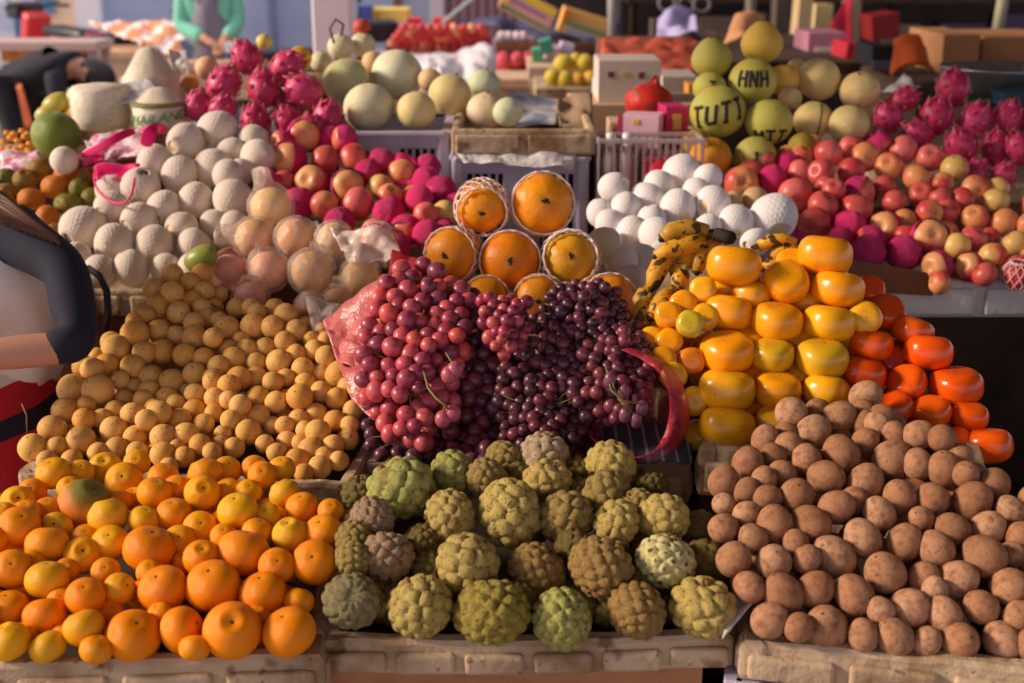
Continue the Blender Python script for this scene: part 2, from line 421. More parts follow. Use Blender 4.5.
def parse(s):
    out = []
    for e in s.replace('\n', ';').split(';'):
        w = e.split()
        if not w: continue
        f = []; tagc = None
        for x in w:
            try: f.append(float(x))
            except ValueError: tagc = x
        back = tagc is not None and tagc.endswith('B')
        if back: tagc = tagc[:-1] or None
        u, v, rx = f[:3]; ry = f[3] if len(f) > 3 else rx; roll = f[4] if len(f) > 4 else None
        out.append(dict(u=u, v=v, rx=rx, ry=ry, roll=roll, c=tagc, back=back))
    return out
def plane_t(v0, t0, v1, t1):
    return lambda u, v: t0 + (v - v0) * (t1 - t0) / (v1 - v0)
def relax(F, it=80, tight=.95, lim=2.2):
    """moves fruits along their own sight line only, until neighbours rest against each other"""
    n = len(F)
    D = np.array([list(ray(f['u'], f['v'])) for f in F]); t = np.array([f['t'] for f in F]); t0 = t.copy(); r = np.array([f['r'] for f in F])
    E = np.array(list(EYE)); L2 = (D * D).sum(1)
    bias = np.array([f['v'] for f in F]) * 1e-5
    for _ in range(it):
        Pn = E + D * t[:, None]; df = Pn[:, None] - Pn[None]; dist = np.sqrt((df ** 2).sum(2)); np.fill_diagonal(dist, 9)
        need = tight * (r[:, None] + r[None]); I, J = np.where((dist < need))
        m = I < J; I, J = I[m], J[m]
        if len(I) == 0: break
        dt = np.zeros(n); cn = np.zeros(n)
        for i, j in zip(I, J):
            a, b = (i, j) if (t[i] - bias[i]) < (t[j] - bias[j]) else (j, i)     # a in front
            ab = D[a] * t[a] - D[b] * t[b]; al = ab @ D[a]; 
            # separate along depth: lateral distance squared fixed approx
            lat2 = max(ab @ ab - ((ab @ D[a]) ** 2) / L2[a], 0); want = math.sqrt(max(need[i, j] ** 2 - lat2, 0)) / math.sqrt(L2[a])
            cur = t[b] - t[a]; de = max(0, want - cur) * .5
            dt[a] -= de; dt[b] += de; cn[a] += 1; cn[b] += 1
        t = t + dt / np.maximum(cn, 1) * 1.1
        t = np.clip(t, t0 - lim * r, t0 + lim * r)
    for f, x in zip(F, t): f['t'] = float(x)
    return F
def finish(F):
    for f in F: f['p'] = at(f['u'], f['v'], f['t'])
    return F
def fillers(F, rbar, tf, zmin, step=1.0, layers=(1.5, 2.4), minpx=14, tight=.93, maxn=200):
    """fruits of the layer beneath, kept only where a gap lets them be seen"""
    W = {}
    S = 2.0
    def raster(p, r, key, buf):
        d = p - EYE; t = d.dot(FW); u = 512 + FX * d.dot(RT) / t; v = 341.5 - FX * d.dot(UP) / t; R = r * FX / t
        for yy in range(int((v - R) / S), int((v + R) / S) + 2):
            for xx in range(int((u - R) / S), int((u + R) / S) + 2):
                q = ((xx * S - u) ** 2 + (yy * S - v) ** 2) / (R * R)
                if q < 1:
                    z = t - r * math.sqrt(1 - q)
                    if z < buf.get((xx, yy), (9e9,))[0]: buf[(xx, yy)] = (z, key)
    for f in F: raster(f['p'], f['r'], -1, W)
    P0 = np.array([list(f['p']) for f in F]); R0 = np.array([f['r'] for f in F]); UV = np.array([[f['u'], f['v']] for f in F])
    cand = []
    u0, v0 = UV.min(0); u1, v1 = UV.max(0)
    px = rbar * FX / 1.9
    ys = np.arange(v0, v1, px * step)
    for yi, y in enumerate(ys):
        for x in np.arange(u0, u1, px * step):
            cu = x + rnd.uniform(-.4, .4) * px; cv = y + rnd.uniform(-.4, .4) * px
            d = UV - np.array([cu, cv]); dd = np.hypot(d[:, 0], d[:, 1]); near = np.where(dd < px * 3.0)[0]
            if len(near) < 3: continue
            an = sorted(math.atan2(d[k, 1], d[k, 0]) for k in near); gap = max([(an[(k + 1) % len(an)] - an[k]) % (2 * math.pi) for k in range(len(an))])
            if gap > 2.9: continue
            cand.append((cu, cv, np.mean([F[k]['t'] for k in near])))
    out = []
    for ly in layers:
        rnd.shuffle(cand)
        for cu, cv, tt in cand:
            r = rbar * rnd.uniform(.88, 1.08); p = at(cu, cv, tt + ly * r)
            if p.z - r < zmin: continue
            pa = np.array(list(p)); dist = np.sqrt(((P0 - pa) ** 2).sum(1))
            if (dist < tight * (R0 + r)).any(): continue
            P0 = np.vstack([P0, pa]); R0 = np.append(R0, r)
            out.append(dict(u=cu, v=cv, t=tt + ly * r, r=r, p=p, rx=px, ry=px, roll=None, c=None, filler=True))
            if len(out) >= maxn: break
    for k, f in enumerate(out): raster(f['p'], f['r'], k, W)
    cnt = {}
    for z, k in W.values(): cnt[k] = cnt.get(k, 0) + 1
    return [f for k, f in enumerate(out) if cnt.get(k, 0) * S * S >= minpx]
def rows_label(F, word, heap, adj=None, front='bottom'):
    """row and place in the row, counted the way one reads the heap from its top"""
    for hid in (False, True):
        G = sorted([f for f in F if bool(f.get('filler')) == hid], key=lambda f: f['v'])
        if not G: continue
        h = 1.7 * float(np.median([f['rx'] for f in G])); rows = []; cur = []
        for f in G:
            if cur and f['v'] - cur[0]['v'] > h: rows.append(cur); cur = []
            cur.append(f)
        rows.append(cur)
        for i, rw in enumerate(rows):
            rw.sort(key=lambda f: f['u']); n = len(rw)
            rn = 'top' if i == 0 else front if i == len(rows) - 1 else nth(i)
            for j, f in enumerate(rw):
                pl = 'alone' if n == 1 else 'leftmost' if j == 0 else 'rightmost' if j == n - 1 else nth(j) + ' from left'
                a = (adj(f) if adj else '')
                if hid: f['label'] = f"half-hidden {word} in {heap}, {pl} in {rn} row of gaps"
                else: f['label'] = ' '.join(f"{a} {word} in {heap}, {pl} in {rn} row".split())
    return F
def pile(data, tf, real=None, tight=.95, lim=2.2, rmin=.78, it=80, grow=1.0):
    F = parse(data) if isinstance(data, str) else data
    med = float(np.median([f['rx'] for f in F]))
    for f in F:
        f['t'] = tf(f['u'], f['v']); a = max((f['rx'] + min(f['ry'], f['rx'] * 1.0)) / 2, rmin * med)
        if f.get('back'): f['t'] += 1.15 * a * f['t'] / FX
        f['R'] = max(f['rx'], rmin * med) * f['t'] / FX; f['r'] = a * f['t'] / FX
    relax(F, it, tight, lim)
    for f in F:
        f['R'] *= grow; f['r'] *= grow
    return finish(F)
# ================================================================ heaps
def build(F, protos, p, pal, cat, group, roll=12, pick=None, leanf=None, colsf=None, deep=None, rscale=1.0, name=None, p_of=None, group_hidden=None):
    for i, f in enumerate(F):
        k = pick(f, i) if pick else i % len(protos)
        pr = protos[k]; pp = p_of[k] if p_of else p
        d = ray(f['u'], f['v']); q = f['ry'] / f['rx']
        if f.get('filler'):
            ax = Vector((rnd.gauss(0, 1), rnd.gauss(0, 1), rnd.gauss(0, 1)))
        else:
            rl = f['roll'] if f['roll'] is not None else rnd.uniform(-roll, roll)
            ax = axis_for(d, pp, q, rl, leanf(f, i) if leanf else None)
        c = f.get('col') or (pal[f['c']] if f.get('c') in pal else pal['_'][rnd.randrange(len(pal['_']))])
        R = f.get('R', f['r']) * rscale
        if pp > 1.02 and q < 1: R *= q if q > .8 else .9
        put(pr, f['p'], ax, rnd.uniform(0, 6.28), R, jit(c, .02, .05), f.get('label'), cat, group if not f.get('filler') else (group_hidden or group), cols=colsf(f, i) if colsf else None, name=name)

# ---- mandarins, front left
SP = dict(name='mandarin')
man = [dict(name='mandarin', mesh=m_mandarin(k), kids=[('stem_button', m_calyx(.74 if k % 3 != 2 else .75, .11, lobes=5))]) for k in range(5)]
MAN = """54 473 17 15 -15;81 472 13;105 469 17;124 481 18.5;137 462 13;32 492 14;69 488 12;84 504 26 24 d;108 517 19.5 15.5 -6;155 493 17;164 477 15;177 488 13;173 514 17;18 503 17;48 510 14
20 526 20;26 514 15;46 545 21 17.5 8;56 528 16;86 538 14;111 543 18;144 520 15;148 549 25 24 o;82 556 18.5;12 569 19;180 541 16;47 580 21 18 5;85 596 19 18.5 o;120 589 16 20 70;163 589 24 22 -25 o
8 608 19;45 616 21 17 0 o;83 628 20 15 -15;10 642 20 17 -20;48 647 18 14.5 -20;96 649 16 14;133 636 26.5 25.5 20 o;182 629 23 26 75 o;205 474 17 14 -20;227 470 14;255 468 13;262 475 14;282 469 13.5
202 493 17.5;200 528 17;237 511 19.5 17.5 -10;227 490 13;248 492 13;285 494 15.5 13 -25;302 507 16;331 511 13;267 516 13;257 532 15.5 13.5;290 535 18 16 -10;323 532 18.5 17 d;314 563 22 20.5 o;224 536 13;242 553 26 22 15 o
202 558 18;277 566 18 o;213 585 26.5 24.5 -15 o;263 593 23 22.5 o;299 601 15 12 dB;232 631 28 28 o;289 632 26 23.5 -22 o;195 648 15 12 dB;252 645 14 12 dB;117 504 15 12 dB;135 499 12 dB;3 514 12;32 562 13 dB;61 600 13 dB;106 571 14 dB;66 571 12 dB;25 633 12 dB;65 634 13 dB;110 612 13 dB;160 614 13 dB;185 563 13 dB;-12 540 19;-25 580 20;-20 620 20;-15 500 16;180 590 13 dB;258 617 12 dB;240 505 12 dB;150 572 13 dB"""
F = pile(MAN, lambda u, v: 1.575 + (650 - v) * .0018 - .035 * max(0, 1 - ((v - 555) / 90) ** 2), it=90, grow=1.04)
F += fillers(F, .023, None, .752, minpx=10, layers=(1.2, 1.6, 2.2), tight=.86)
palM = {'_': [rgb(248, 168, 8), rgb(250, 180, 10), rgb(246, 154, 4), rgb(248, 172, 14), rgb(238, 176, 24), rgb(246, 148, 4)], 'o': rgb(248, 142, 2), 'd': rgb(244, 152, 4)}
rows_label(F, 'mandarin', 'the front left heap', lambda f: 'large orange' if f['rx'] > 22 else 'small orange' if f['rx'] < 14.5 else 'orange')
for f in F:
    if abs(f['u'] - 84) < 1 and abs(f['v'] - 504) < 1:
        f['label'] = 'big lopsided mandarin with a green top among the upper mandarins'; GREENF = f
F_ = [f for f in F if f is not GREENF]
build(F_, man, .84, palM, 'mandarin', 'mandarins heaped in the front tray', leanf=lambda f, i: rnd.choice([.55, .8, .93]) if f['ry'] / f['rx'] > .93 else None, roll=25)
gm = mat('green_topped_mandarin_skin', rgb(236, 140, 40), rough=.45, pole=(.1, .75, rgb(124, 120, 40)), var=(1.5, rgb(222, 120, 30), .45, .8), bump=(26, .25, .02))
me = m_mandarin(2).copy(); me.materials.clear(); me.materials.append(gm)
put(dict(name='mandarin', mesh=me, kids=[('stem_button', man[0]['kids'][0][1])]), GREENF['p'], RT * .55 + UP * .75 - FW * .3, 0, GREENF['r'] * 1.04, (1, 1, 1, 1), GREENF['label'], 'mandarin', 'mandarins heaped in the front tray')

# ---- custard apples, front middle
cus = [dict(name='custard_apple', mesh=m_custard(1, 60), kids=[('stem', m_stem(.72, 1.0, .06))]), dict(name='custard_apple', mesh=m_custard(2, 46), kids=[('stem', m_stem(.72, 1.0, .06))]),
       dict(name='custard_apple', mesh=m_custard(3, 76), kids=[('stem', m_stem(.72, 1.0, .06))]), dict(name='custard_apple', mesh=m_custard(4, 80, M['custardspot']), kids=[('stem', m_stem(.72, 1.0, .06))]),
       dict(name='custard_apple', mesh=m_custard(5, 70, flute=True)), dict(name='custard_apple', mesh=m_custard(6, 90, dent=True), kids=[('stem', m_stem(.72, 1.0, .06))])]
CUS = """401 490 31 33 -35 g;455 473 22 21 g;488 479 20 22;503 460 17;451 517 25 25 y;371 521 22 21 p;362 494 18 oB;353 539 15;387 558 25 27 p;420 543 19 17 oB;352 560 16;352 601 26 28 0 f;421 608 31 36 -25 y;467 565 30 33 y
492 616 35 28 0 n;508 513 32 32 y;544 457 24 19 20 t;547 483 23 20 y;611 467 25 21 y;608 494 23 18;566 519 27 27;617 524 22 23 y;650 489 17 oB;663 519 24 21 y;536 572 27 29 40 b;600 569 30 32 40 b;665 563 27 31 20 s
704 565 23 25 oB;699 530 18 oB;563 620 29 29 g;636 612 28 32 40 b;703 609 30 31 10 y;578 476 17 oB;580 497 16 oB;637 508 15;516 482 15 oB;637 590 16 oB;520 598 15 oB;430 570 15 oB;575 547 16 oB"""
F = pile(CUS, lambda u, v: 1.64 + (620 - v) * .0016 - .04 * max(0, 1 - ((v - 540) / 80) ** 2), tight=.88, grow=1.08)
F += fillers(F, .032, None, .752, minpx=60, layers=(1.1, 1.5, 2.0), tight=.84)
palC = {'_': [rgb(158, 136, 72), rgb(166, 142, 78)], 'g': rgb(176, 176, 94), 'y': rgb(198, 174, 96), 'p': rgb(172, 142, 112), 'o': rgb(116, 102, 44), 'b': rgb(160, 128, 70), 's': rgb(206, 198, 136), 't': rgb(196, 172, 136), 'f': rgb(146, 136, 92), 'n': rgb(158, 140, 58)}  # olive of the set-back fruits is darkened for the shade they sit in
CA = {'g': 'pale green', 'y': 'yellow-green', 'p': 'pinkish grey', 'o': 'shaded olive', 'b': 'brown-speckled', 's': 'spotted', 't': 'tan', 'f': 'fluted grey-green', 'n': 'notched green', None: 'olive'}
rows_label(F, 'custard apple', 'the front middle tray', lambda f: CA[f.get('c')])
for f in F:
    if f.get('c') == 's': f['label'] = 'pale custard apple with a brown spot on every knob, right of the brown ones'
    if f.get('c') == 'f': f['label'] = 'fluted grey-green custard apple lying stem-end out at the tray corner'
    if f.get('c') == 't': f['label'] = 'tan custard apple at the very top, touching the grapes'
build(F, cus, .97, palC, 'custard apple', 'custard apples in the front tray', roll=160, pick=lambda f, i: {'s': 3, 'f': 4, 'n': 5, 'y': 1 if i % 2 else 0, 'g': 2 if i > 4 else 1, 'b': 2}.get(f.get('c'), (0, 2, 0, 1)[i % 4]),
      leanf=lambda f, i: {'f': .97, 'n': -.1, 's': .2}.get(f.get('c'), rnd.choice([-.5, -.2, .2, .5])), rscale=1.0)

# ---- sapodillas, front right
sap = [dict(name='sapodilla', mesh=m_sapodilla())]
SAP = """791 413 15.5;818 411 12;839 418 16;866 396 15;814 432 16.5;766 440 14;789 446 14;773 457 11;806 460 14.5;841 454 17.5 18 -30;866 441 13;863 412 12;748 464 15.5;724 482 15;781 475 14.5;764 480 12;826 478 17 18.5 80;747 491 12
866 482 17;893 460 20 19.5;797 496 17;768 498 13;837 507 16 18 60;883 417 12;878 425 12;865 424 12;895 435 12.5;919 435 14 17 60;942 438 13;918 464 14 18 -10;945 469 16.5 18 -15;959 458 14;966 474 12;900 497 16 17.5 -25;932 499 16
973 501 18 21 35;993 485 16;724 504 13 11;724 528 14;747 514 12;753 539 14;775 525 18 20 -10;811 525 18.3 19;734 559 16.5 18;774 562 17;807 559 13 15;833 557 20;862 538 17.5 18.5 -30;749 587 15;783 594 19 21 -30;816 589 17 18;854 595 18.5 21 -35
796 544 13;855 500 13;879 514 15.5 19 -25;921 519 12;905 542 17 19;953 530 16;936 549 17;988 528 16;1010 511 14 16 -35;984 556 20.5 19.5;885 573 19.5 21 -35;924 578 15.5 17;958 580 18.5;1010 588 19.5;1021 536 14;1013 555 13
770 620 17 19 50;826 627 21;863 635 14.5 19 -10;799 627 14;909 609 20 19.5;944 614 16 19 -30;981 607 16 17.5;895 637 17.5 19 -40;927 641 13.5 15.5;960 641 18 19 60;1002 641 18 21.5 -40;1018 616 14;1034 645 17;1040 605 18;1042 570 18;1045 530 17;1036 500 16;880 610 13;935 590 12;1062 630 18;1066 590 18"""
F = pile(SAP, lambda u, v: 1.60 + (645 - v) * .00148 - .05 * max(0, 1 - ((v - 540) / 110) ** 2), grow=1.06)
F += fillers(F, .0215, None, .755, minpx=10, layers=(1.2, 1.6, 2.2, 2.8), tight=.86)
palS = {'_': [rgb(184, 136, 102), rgb(196, 150, 116), rgb(168, 120, 86), rgb(178, 128, 94)]}
rows_label(F, 'sapodilla', 'the front right heap', lambda f: 'large brown' if f['rx'] > 18.2 else 'small brown' if f['rx'] < 13 else 'brown')
build(F, sap, 1.13, palS, 'sapodilla', 'sapodillas heaped in the front tray', roll=70, leanf=lambda f, i: rnd.choice([.15, .4, .85, -.3, -.6, -.95]) if f['ry'] / f['rx'] < 1.06 else None)

# ---- langsats, left behind the mandarins
lan = [dict(name='langsat', mesh=m_langsat())]
LAN = """33 448 13.5;57 447 10;52 429 13;65 411 12.5;84 420 11;86 406 9.5;81 441 14;98 390 15;72 389 14;114 430 13;133 415 12;115 411 10;135 437 11;117 449 11.5;98 453 10;163 437 12;163 455 12;158 412 11.5;149 391 10.5;167 398 11;143 400 10;102 419 10;47 461 10;169 467 9
137 452 10;72 460 10;177 420 10;180 436 12;135 387 9;146 420 10;172 275 11;190 283 10.5;202 274 10;155 289 11;172 294 11.5;193 302 11;204 292 10;158 307 11;179 313 11;146 316 9;134 321 8;135 334 13.5;159 331 11;177 336 10;194 323 10;195 338 12;207 319 9.5
227 329 12.5;219 320 8;116 349 13.5;111 342 10;162 352 12.5;185 355 11.5;144 353 11;84 367 11;92 369 11;107 367 13;97 356 8;133 367 12;151 377 11.5;172 382 12.5;195 374 11.5;204 358 10;214 338 10;219 367 11;234 359 11.5;239 379 12;120 380 9;213 379 10;229 349 9;202 308 9;141 311 7
195 394 10;215 398 10;195 411 11.5;214 413 9;176 404 9.5;160 413 11;154 408 9;180 420 11;186 436 12.5;200 445 10.5;204 424 10;231 420 10;223 434 8.5;234 448 10;220 444 8.5;248 432 12;240 405 10;258 398 11.5;258 416 11;273 426 9;247 350 10.5;256 378 10.5;229 386 11;256 363 10;273 382 10;276 402 10.5;266 348 10
184 457 10;212 452 9;265 444 9;277 452 9;177 447 8;229 400 9;212 382 9;253 326 12;273 327 11;286 315 11;275 309 10;296 331 11;285 342 10.5;305 326 9;315 350 10;312 340 9;327 357 11;279 362 12;296 354 9.5;303 369 11;340 375 14;321 374 9;305 384 10.5;321 392 10.5;300 394 10;323 331 8;326 340 8;286 378 9
257 313 9;241 341 9.5;237 308 10;251 308 9;213 338 9;348 387 10;356 390 8;300 397 12.5;337 399 11;353 410 9.5;316 414 10.5;299 420 10.5;335 421 10.5;285 426 9.5;318 432 12;333 446 11;348 439 10.5;311 450 12;301 443 9;297 461 12;320 467 11;339 461 9.5;287 442 10.5;276 453 9;304 473 9;350 425 9;305 430 9;325 456 9"""
F = pile(LAN, plane_t(475, 1.98, 268, 2.38), tight=.93, grow=1.08)
NB = len(F)
F += fillers(F, .0172, None, .80, minpx=7, maxn=180, layers=(1.3, 1.8, 2.6, 3.4), tight=.86)
palL = {'_': [rgb(228, 174, 92), rgb(234, 180, 98), rgb(222, 162, 78), rgb(216, 166, 92), rgb(230, 178, 102)]}
rows_label(F, 'tan langsat', 'the second-row heap', lambda f: 'large' if f['rx'] >= 13 else 'small' if f['rx'] < 9.6 else '')
build(F[:], lan, 1.02, palL, 'langsat', 'langsats heaped on the second tray', roll=60, leanf=lambda f, i: rnd.choice([-.6, -.3, -.9, .3, .6, .85]), rscale=1.0)
LANGP = [f['p'].copy() for f in F if not f.get('filler')]
def twigbit(a, b, lbl, name='twig'):
    bm = BM(); m = (Vector(a) + Vector(b)) / 2 + Vector((.004, 0, .006)); tube(bm, [a, m, b], .0016, 6, r1=.0012)
    tag(link(name, fin(bm, name, M['brown_twig'], True)), lbl, 'twig', 'loose twigs of the langsat heap')
for (a, b, l) in ((((22, 404, 2.02)), (27, 433, 2.0), 'thin pale twig rising from the lowest left langsat'), ((64, 421, 2.02), (66, 436, 2.02), 'short brown twig between the left edge langsats'), ((200, 300, 2.33), (236, 322, 2.30), 'brown leaf stalk across the top right of the langsat heap')):
    twigbit(at(*a), at(*b), l)

# ---- grapes
def inpoly(u, v, P_):
    c = False; n = len(P_)
    for i in range(n):
        (x0, y0), (x1, y1) = P_[i], P_[(i + 1) % n]
        if (y0 > v) != (y1 > v) and u < (x1 - x0) * (v - y0) / (y1 - y0) + x0: c = not c
    return c
gr = dict(name='grape', mesh=m_grape())
def scatter(poly, rpx, n=4000, k=1.30, seed=3):
    r_ = random.Random(seed); us = [p[0] for p in poly]; vs = [p[1] for p in poly]; pts = []
    for _ in range(n):
        u = r_.uniform(min(us), max(us)); v = r_.uniform(min(vs), max(vs))
        if not inpoly(u, v, poly): continue
        r = rpx * r_.uniform(.84, 1.14)
        if all((u - a) ** 2 + (v - b) ** 2 > (k * (r + c) / 2) ** 2 * .95 for a, b, c in pts): pts.append((u, v, r))
    return pts
BUN = [  # label, polygon, berry px radius, bulge centre, bulge radius px, bulge depth, colours, t at v=450, t at v=270
 ('big red grape bunch lit by the sun at the left of the grape heap', [(372, 300), (398, 268), (436, 262), (470, 300), (466, 345), (452, 410), (420, 450), (386, 440), (362, 395), (360, 345)], 9.2, (410, 350), 95, .07, 'r', 2.00, 2.22),
 ('plum coloured grape bunch between the lit bunch and the dark bunches', [(452, 285), (490, 300), (520, 330), (526, 400), (505, 452), (440, 455), (430, 415), (450, 350)], 9.0, (470, 380), 80, .03, 'p', 2.03, 2.22),
 ('small red grape bunch spilling below the middle papaya', [(478, 295), (515, 300), (528, 335), (505, 362), (486, 340)], 6.6, (505, 325), 40, .05, 'r2', 1.98, 2.14),
 ('dark purple grape bunch with the highest peak, under the right papaya', [(556, 288), (590, 280), (625, 290), (620, 318), (640, 340), (600, 370), (555, 345), (530, 320)], 6.4, (590, 315), 60, .04, 'd', 2.02, 2.20),
 ('dark grape bunch in the middle of the heap above the custard apples', [(505, 345), (560, 335), (590, 370), (588, 425), (560, 452), (505, 440), (498, 400)], 7.0, (545, 390), 70, .04, 'm', 2.00, 2.20),
 ('wine red grape bunch draped over the red bag on the right', [(585, 345), (640, 325), (650, 372), (648, 410), (620, 420), (588, 425), (575, 380)], 6.8, (615, 375), 60, .05, 'w', 2.00, 2.20),
 ('lowest shaded grapes left of centre, hanging behind the custard apples', [(368, 425), (430, 430), (500, 442), (560, 440), (596, 430), (590, 460), (500, 462), (372, 456)], 8.6, (480, 450), 100, .0, 'p', 2.02, 2.30)]
GP = {'r': [rgb(190, 74, 88), rgb(204, 88, 92), rgb(160, 60, 82), rgb(212, 84, 78), rgb(140, 58, 80)], 'p': [rgb(96, 44, 60), rgb(122, 50, 64), rgb(80, 42, 58)], 'r2': [rgb(166, 50, 78), rgb(134, 44, 70), rgb(190, 88, 86)],
      'd': [rgb(76, 36, 52), rgb(60, 34, 50), rgb(104, 42, 60)], 'm': [rgb(92, 44, 56), rgb(72, 38, 50), rgb(108, 46, 56)], 'w': [rgb(116, 52, 64), rgb(92, 44, 58), rgb(132, 60, 68)]}
allg = []
for bi, (lb, poly, rp, bc, brad, bdep, cc, tb, tt) in enumerate(BUN):
    for (u, v, r) in scatter(poly, rp, seed=bi + 5):
        b = max(0, 1 - ((u - bc[0]) ** 2 + (v - bc[1]) ** 2) / brad ** 2)
        t = tb + (450 - v) * (tt - tb) / 180 - bdep * b
        allg.append(dict(u=u, v=v, rx=r, ry=r, roll=None, c=None, t=t, r=r * t / FX, R=r * t / FX, b=bi))
for f in allg: f['r'] *= .98
relax(allg, 60, .92, 3.0); finish(allg)
fl = fillers(allg, .0125, None, .845, step=.9, layers=(1.5, 2.6), minpx=8, maxn=260)
for f in fl:
    f['b'] = min(allg, key=lambda g: (g['p'] - f['p']).length_squared)['b']
for bi, (lb, poly, rp, bc, brad, bdep, cc, tb, tt) in enumerate(BUN):
    vis = [f for f in allg if f['b'] == bi]; hid = [f for f in fl if f['b'] == bi]
    vis = (vis + hid)[:100]
    base = min(vis, key=lambda f: f['p'].z)['p']
    root = empty('grape_bunch', base, lb, 'grapes', 'bunches of red grapes')
    for f in vis:
        o = link('grape', gr['mesh'], parent=root); c = GP[cc][rnd.randrange(len(GP[cc]))]; o.color = jit(c, .04, .12)
        ax = Vector((rnd.gauss(0, 1), rnd.gauss(0, 1), rnd.gauss(0, 1))).normalized()
        o.matrix_basis = Matrix.Translation(f['p'] - base) @ orient(ax, rnd.uniform(0, 6)).to_4x4() @ Matrix.Scale(f['R'] if 'R' in f else f['r'], 4)
    # stalk: a main stem with side shoots towards berries
    vs_ = sorted(vis, key=lambda f: f['v']); bm = BM(); spine = []
    for k in range(6):
        g = vs_[int(k * (len(vs_) - 1) / 5)]; loc = [f for f in vis if abs(f['v'] - g['v']) < 26] or [g]
        c = sum((f['p'] for f in loc), Vector()) / len(loc); spine.append(c - base + FW * .008)
    tube(bm, spine, .0026, 6, r1=.0015)
    for f in rnd.sample(vis, min(30, len(vis))):
        s = min(spine, key=lambda q: (q - (f['p'] - base)).length); tgt = f['p'] - base
        tube(bm, [s, (s + tgt) / 2 - FW * .006, tgt - FW * f['r'] * .2 + UP * f['r']], .0011, 5, r1=.0008)
    link('stalk', fin(bm, 'stalk', M['twig'], True), parent=root)
# the bare stalk that pokes out in front with two berries on it
root = empty('grape_sprig', at(462, 405, 1.93), 'green stalk sticking out of the red bunch with a few berries', 'grapes')
for (u, v) in ((453, 413), (443, 419), (455, 370), (449, 375)):
    o = link('grape', gr['mesh'], parent=root); o.color = rgb(178, 82, 98); o.matrix_basis = Matrix.Translation(at(u, v, 1.925) - root.location) @ Matrix.Scale(.0125, 4)
bm = BM(); W_ = lambda u, v, t: at(u, v, t) - root.location
tube(bm, [W_(424, 372, 1.97), W_(428, 388, 1.94), W_(436, 398, 1.92), W_(445, 405, 1.91), W_(449, 410, 1.92)], .0018, 6); tube(bm, [W_(445, 405, 1.91), W_(443, 413, 1.92)], .0013, 6)
tube(bm, [W_(446, 353, 1.97), W_(451, 361, 1.93), W_(455, 366, 1.92)], .0014, 6); tube(bm, [W_(464, 362, 1.95), W_(455, 364, 1.93)], .0014, 6)
link('stalk', fin(bm, 'stalk', M['twig'], True), parent=root)
root = empty('grape_sprig', at(626, 405, 1.96), 'bare yellow stalk hanging with five wine red grapes on the bag', 'grapes')
for (u, v) in ((610, 380), (624, 392), (625, 415), (636, 420), (642, 408)):
    o = link('grape', gr['mesh'], parent=root); o.color = rgb(120, 66, 84); o.matrix_basis = Matrix.Translation(at(u, v, 1.94) - root.location) @ Matrix.Diagonal((.0095, .0095, .012, 1))
bm = BM(); W_ = lambda u, v, t: at(u, v, t) - root.location
tube(bm, [W_(606, 366, 1.96), W_(611, 390, 1.925), W_(622, 400, 1.925), W_(640, 404, 1.93)], .0016, 6)
for (u, v) in ((610, 380), (624, 392), (625, 415), (636, 420)): tube(bm, [W_(618, 398, 1.925), W_(u, v - 4, 1.935)], .001, 5)
link('stalk', fin(bm, 'stalk', M['twig'], True), parent=root)

# ---- persimmons
per = [dict(name='persimmon', mesh=m_persimmon(k, M['persimmon']), kids=[('blossom_scar', m_calyx(.62, .05, 'blossom_scar', M['banana_end'], 4))]) for k in range(3)]
rper = [dict(name='persimmon', mesh=m_persimmon(k, M['redpersimmon']), kids=[('calyx', m_calyx(-.70, .34, 'calyx', M['calyx'], 4))]) for k in range(3)]
PER = """734 265 28 20 4 a;786 282 23 21 10 a;729 312 25.5 18 4 a;777 321 25.5 19 6;727 352 27 21 -2 a;727 390 29 21 4 y;727 427 29 20 3 y;772 355 22 17 0 g;778 390 24 18.5 5;775 421 20 16 0 y;825 255 28 18 4 a;838 289 26 16.5 5 a;829 323 26 18.5 4 y;822 358 26 20 4 g
865 318 17 18 70 y;826 391 23 16 3 y;703 290 14 17 -60 y;683 304 12.5 14;690 324 12 15 0 l;668 315 11 12;669 342 14 15 a;705 317 12 y;652 340 10 14 y;663 360 10;691 361 14 17 80 o;673 376 14 19 80 y;694 401 15 20 80 g;751 295 20 12 0;725 288 18 15 0 yB
793 264 18 15 0 aB;748 340 18 15 0 yB;751 375 18 15 0 oB;800 340 18 15 0 yB;800 376 18 15 0 yB;750 408 18 15 0 oB;851 335 18 15 0 gB;803 410 18 15 0 yB;806 300 18 15 0 yB;700 435 18 15 0 gB;850 372 18 15 0 gB"""
F = pile(PER, plane_t(430, 2.035, 255, 2.17), tight=.80, lim=1.6)
F += fillers(F, .036, None, .885, minpx=30, tight=.78)
palP = {'_': [rgb(240, 158, 20)], 'a': rgb(250, 162, 14), 'y': rgb(238, 172, 22), 'g': rgb(214, 166, 30), 'o': rgb(222, 128, 20), 'l': rgb(200, 172, 46)}
rows_label(F, 'persimmon', 'the stacked columns', lambda f: {'a': 'amber', 'y': 'yellow-orange', 'g': 'dull yellow', 'o': 'orange', 'l': 'greenish'}.get(f.get('c'), 'orange'))
build(F, per, .72, palP, 'persimmon', 'yellow persimmons stacked in columns', roll=8)
RED = """870 290 13 12 20;887 312 19 16.5 35;913 331 20.5 14.5 15;928 352 24.6 15.5 0 b;871 344 22 16 5;864 373 22 16 10;907 383 20 18 -35;956 386 26 19.5 -5;894 408 20 16 -35;931 412 19.5 16 -10;969 416 19.5 15 5;989 445 24 17.5 -8;957 441 13 12 0;892 360 15 18 14 0 kB;905 350 18 14 0 kB;880 385 18 14 0 kB;935 435 18 14 0 kB;908 432 18 14 0 kB;850 318 17 13 0 kB"""
F = pile(RED, plane_t(445, 2.02, 290, 2.19), tight=.82, lim=1.8)
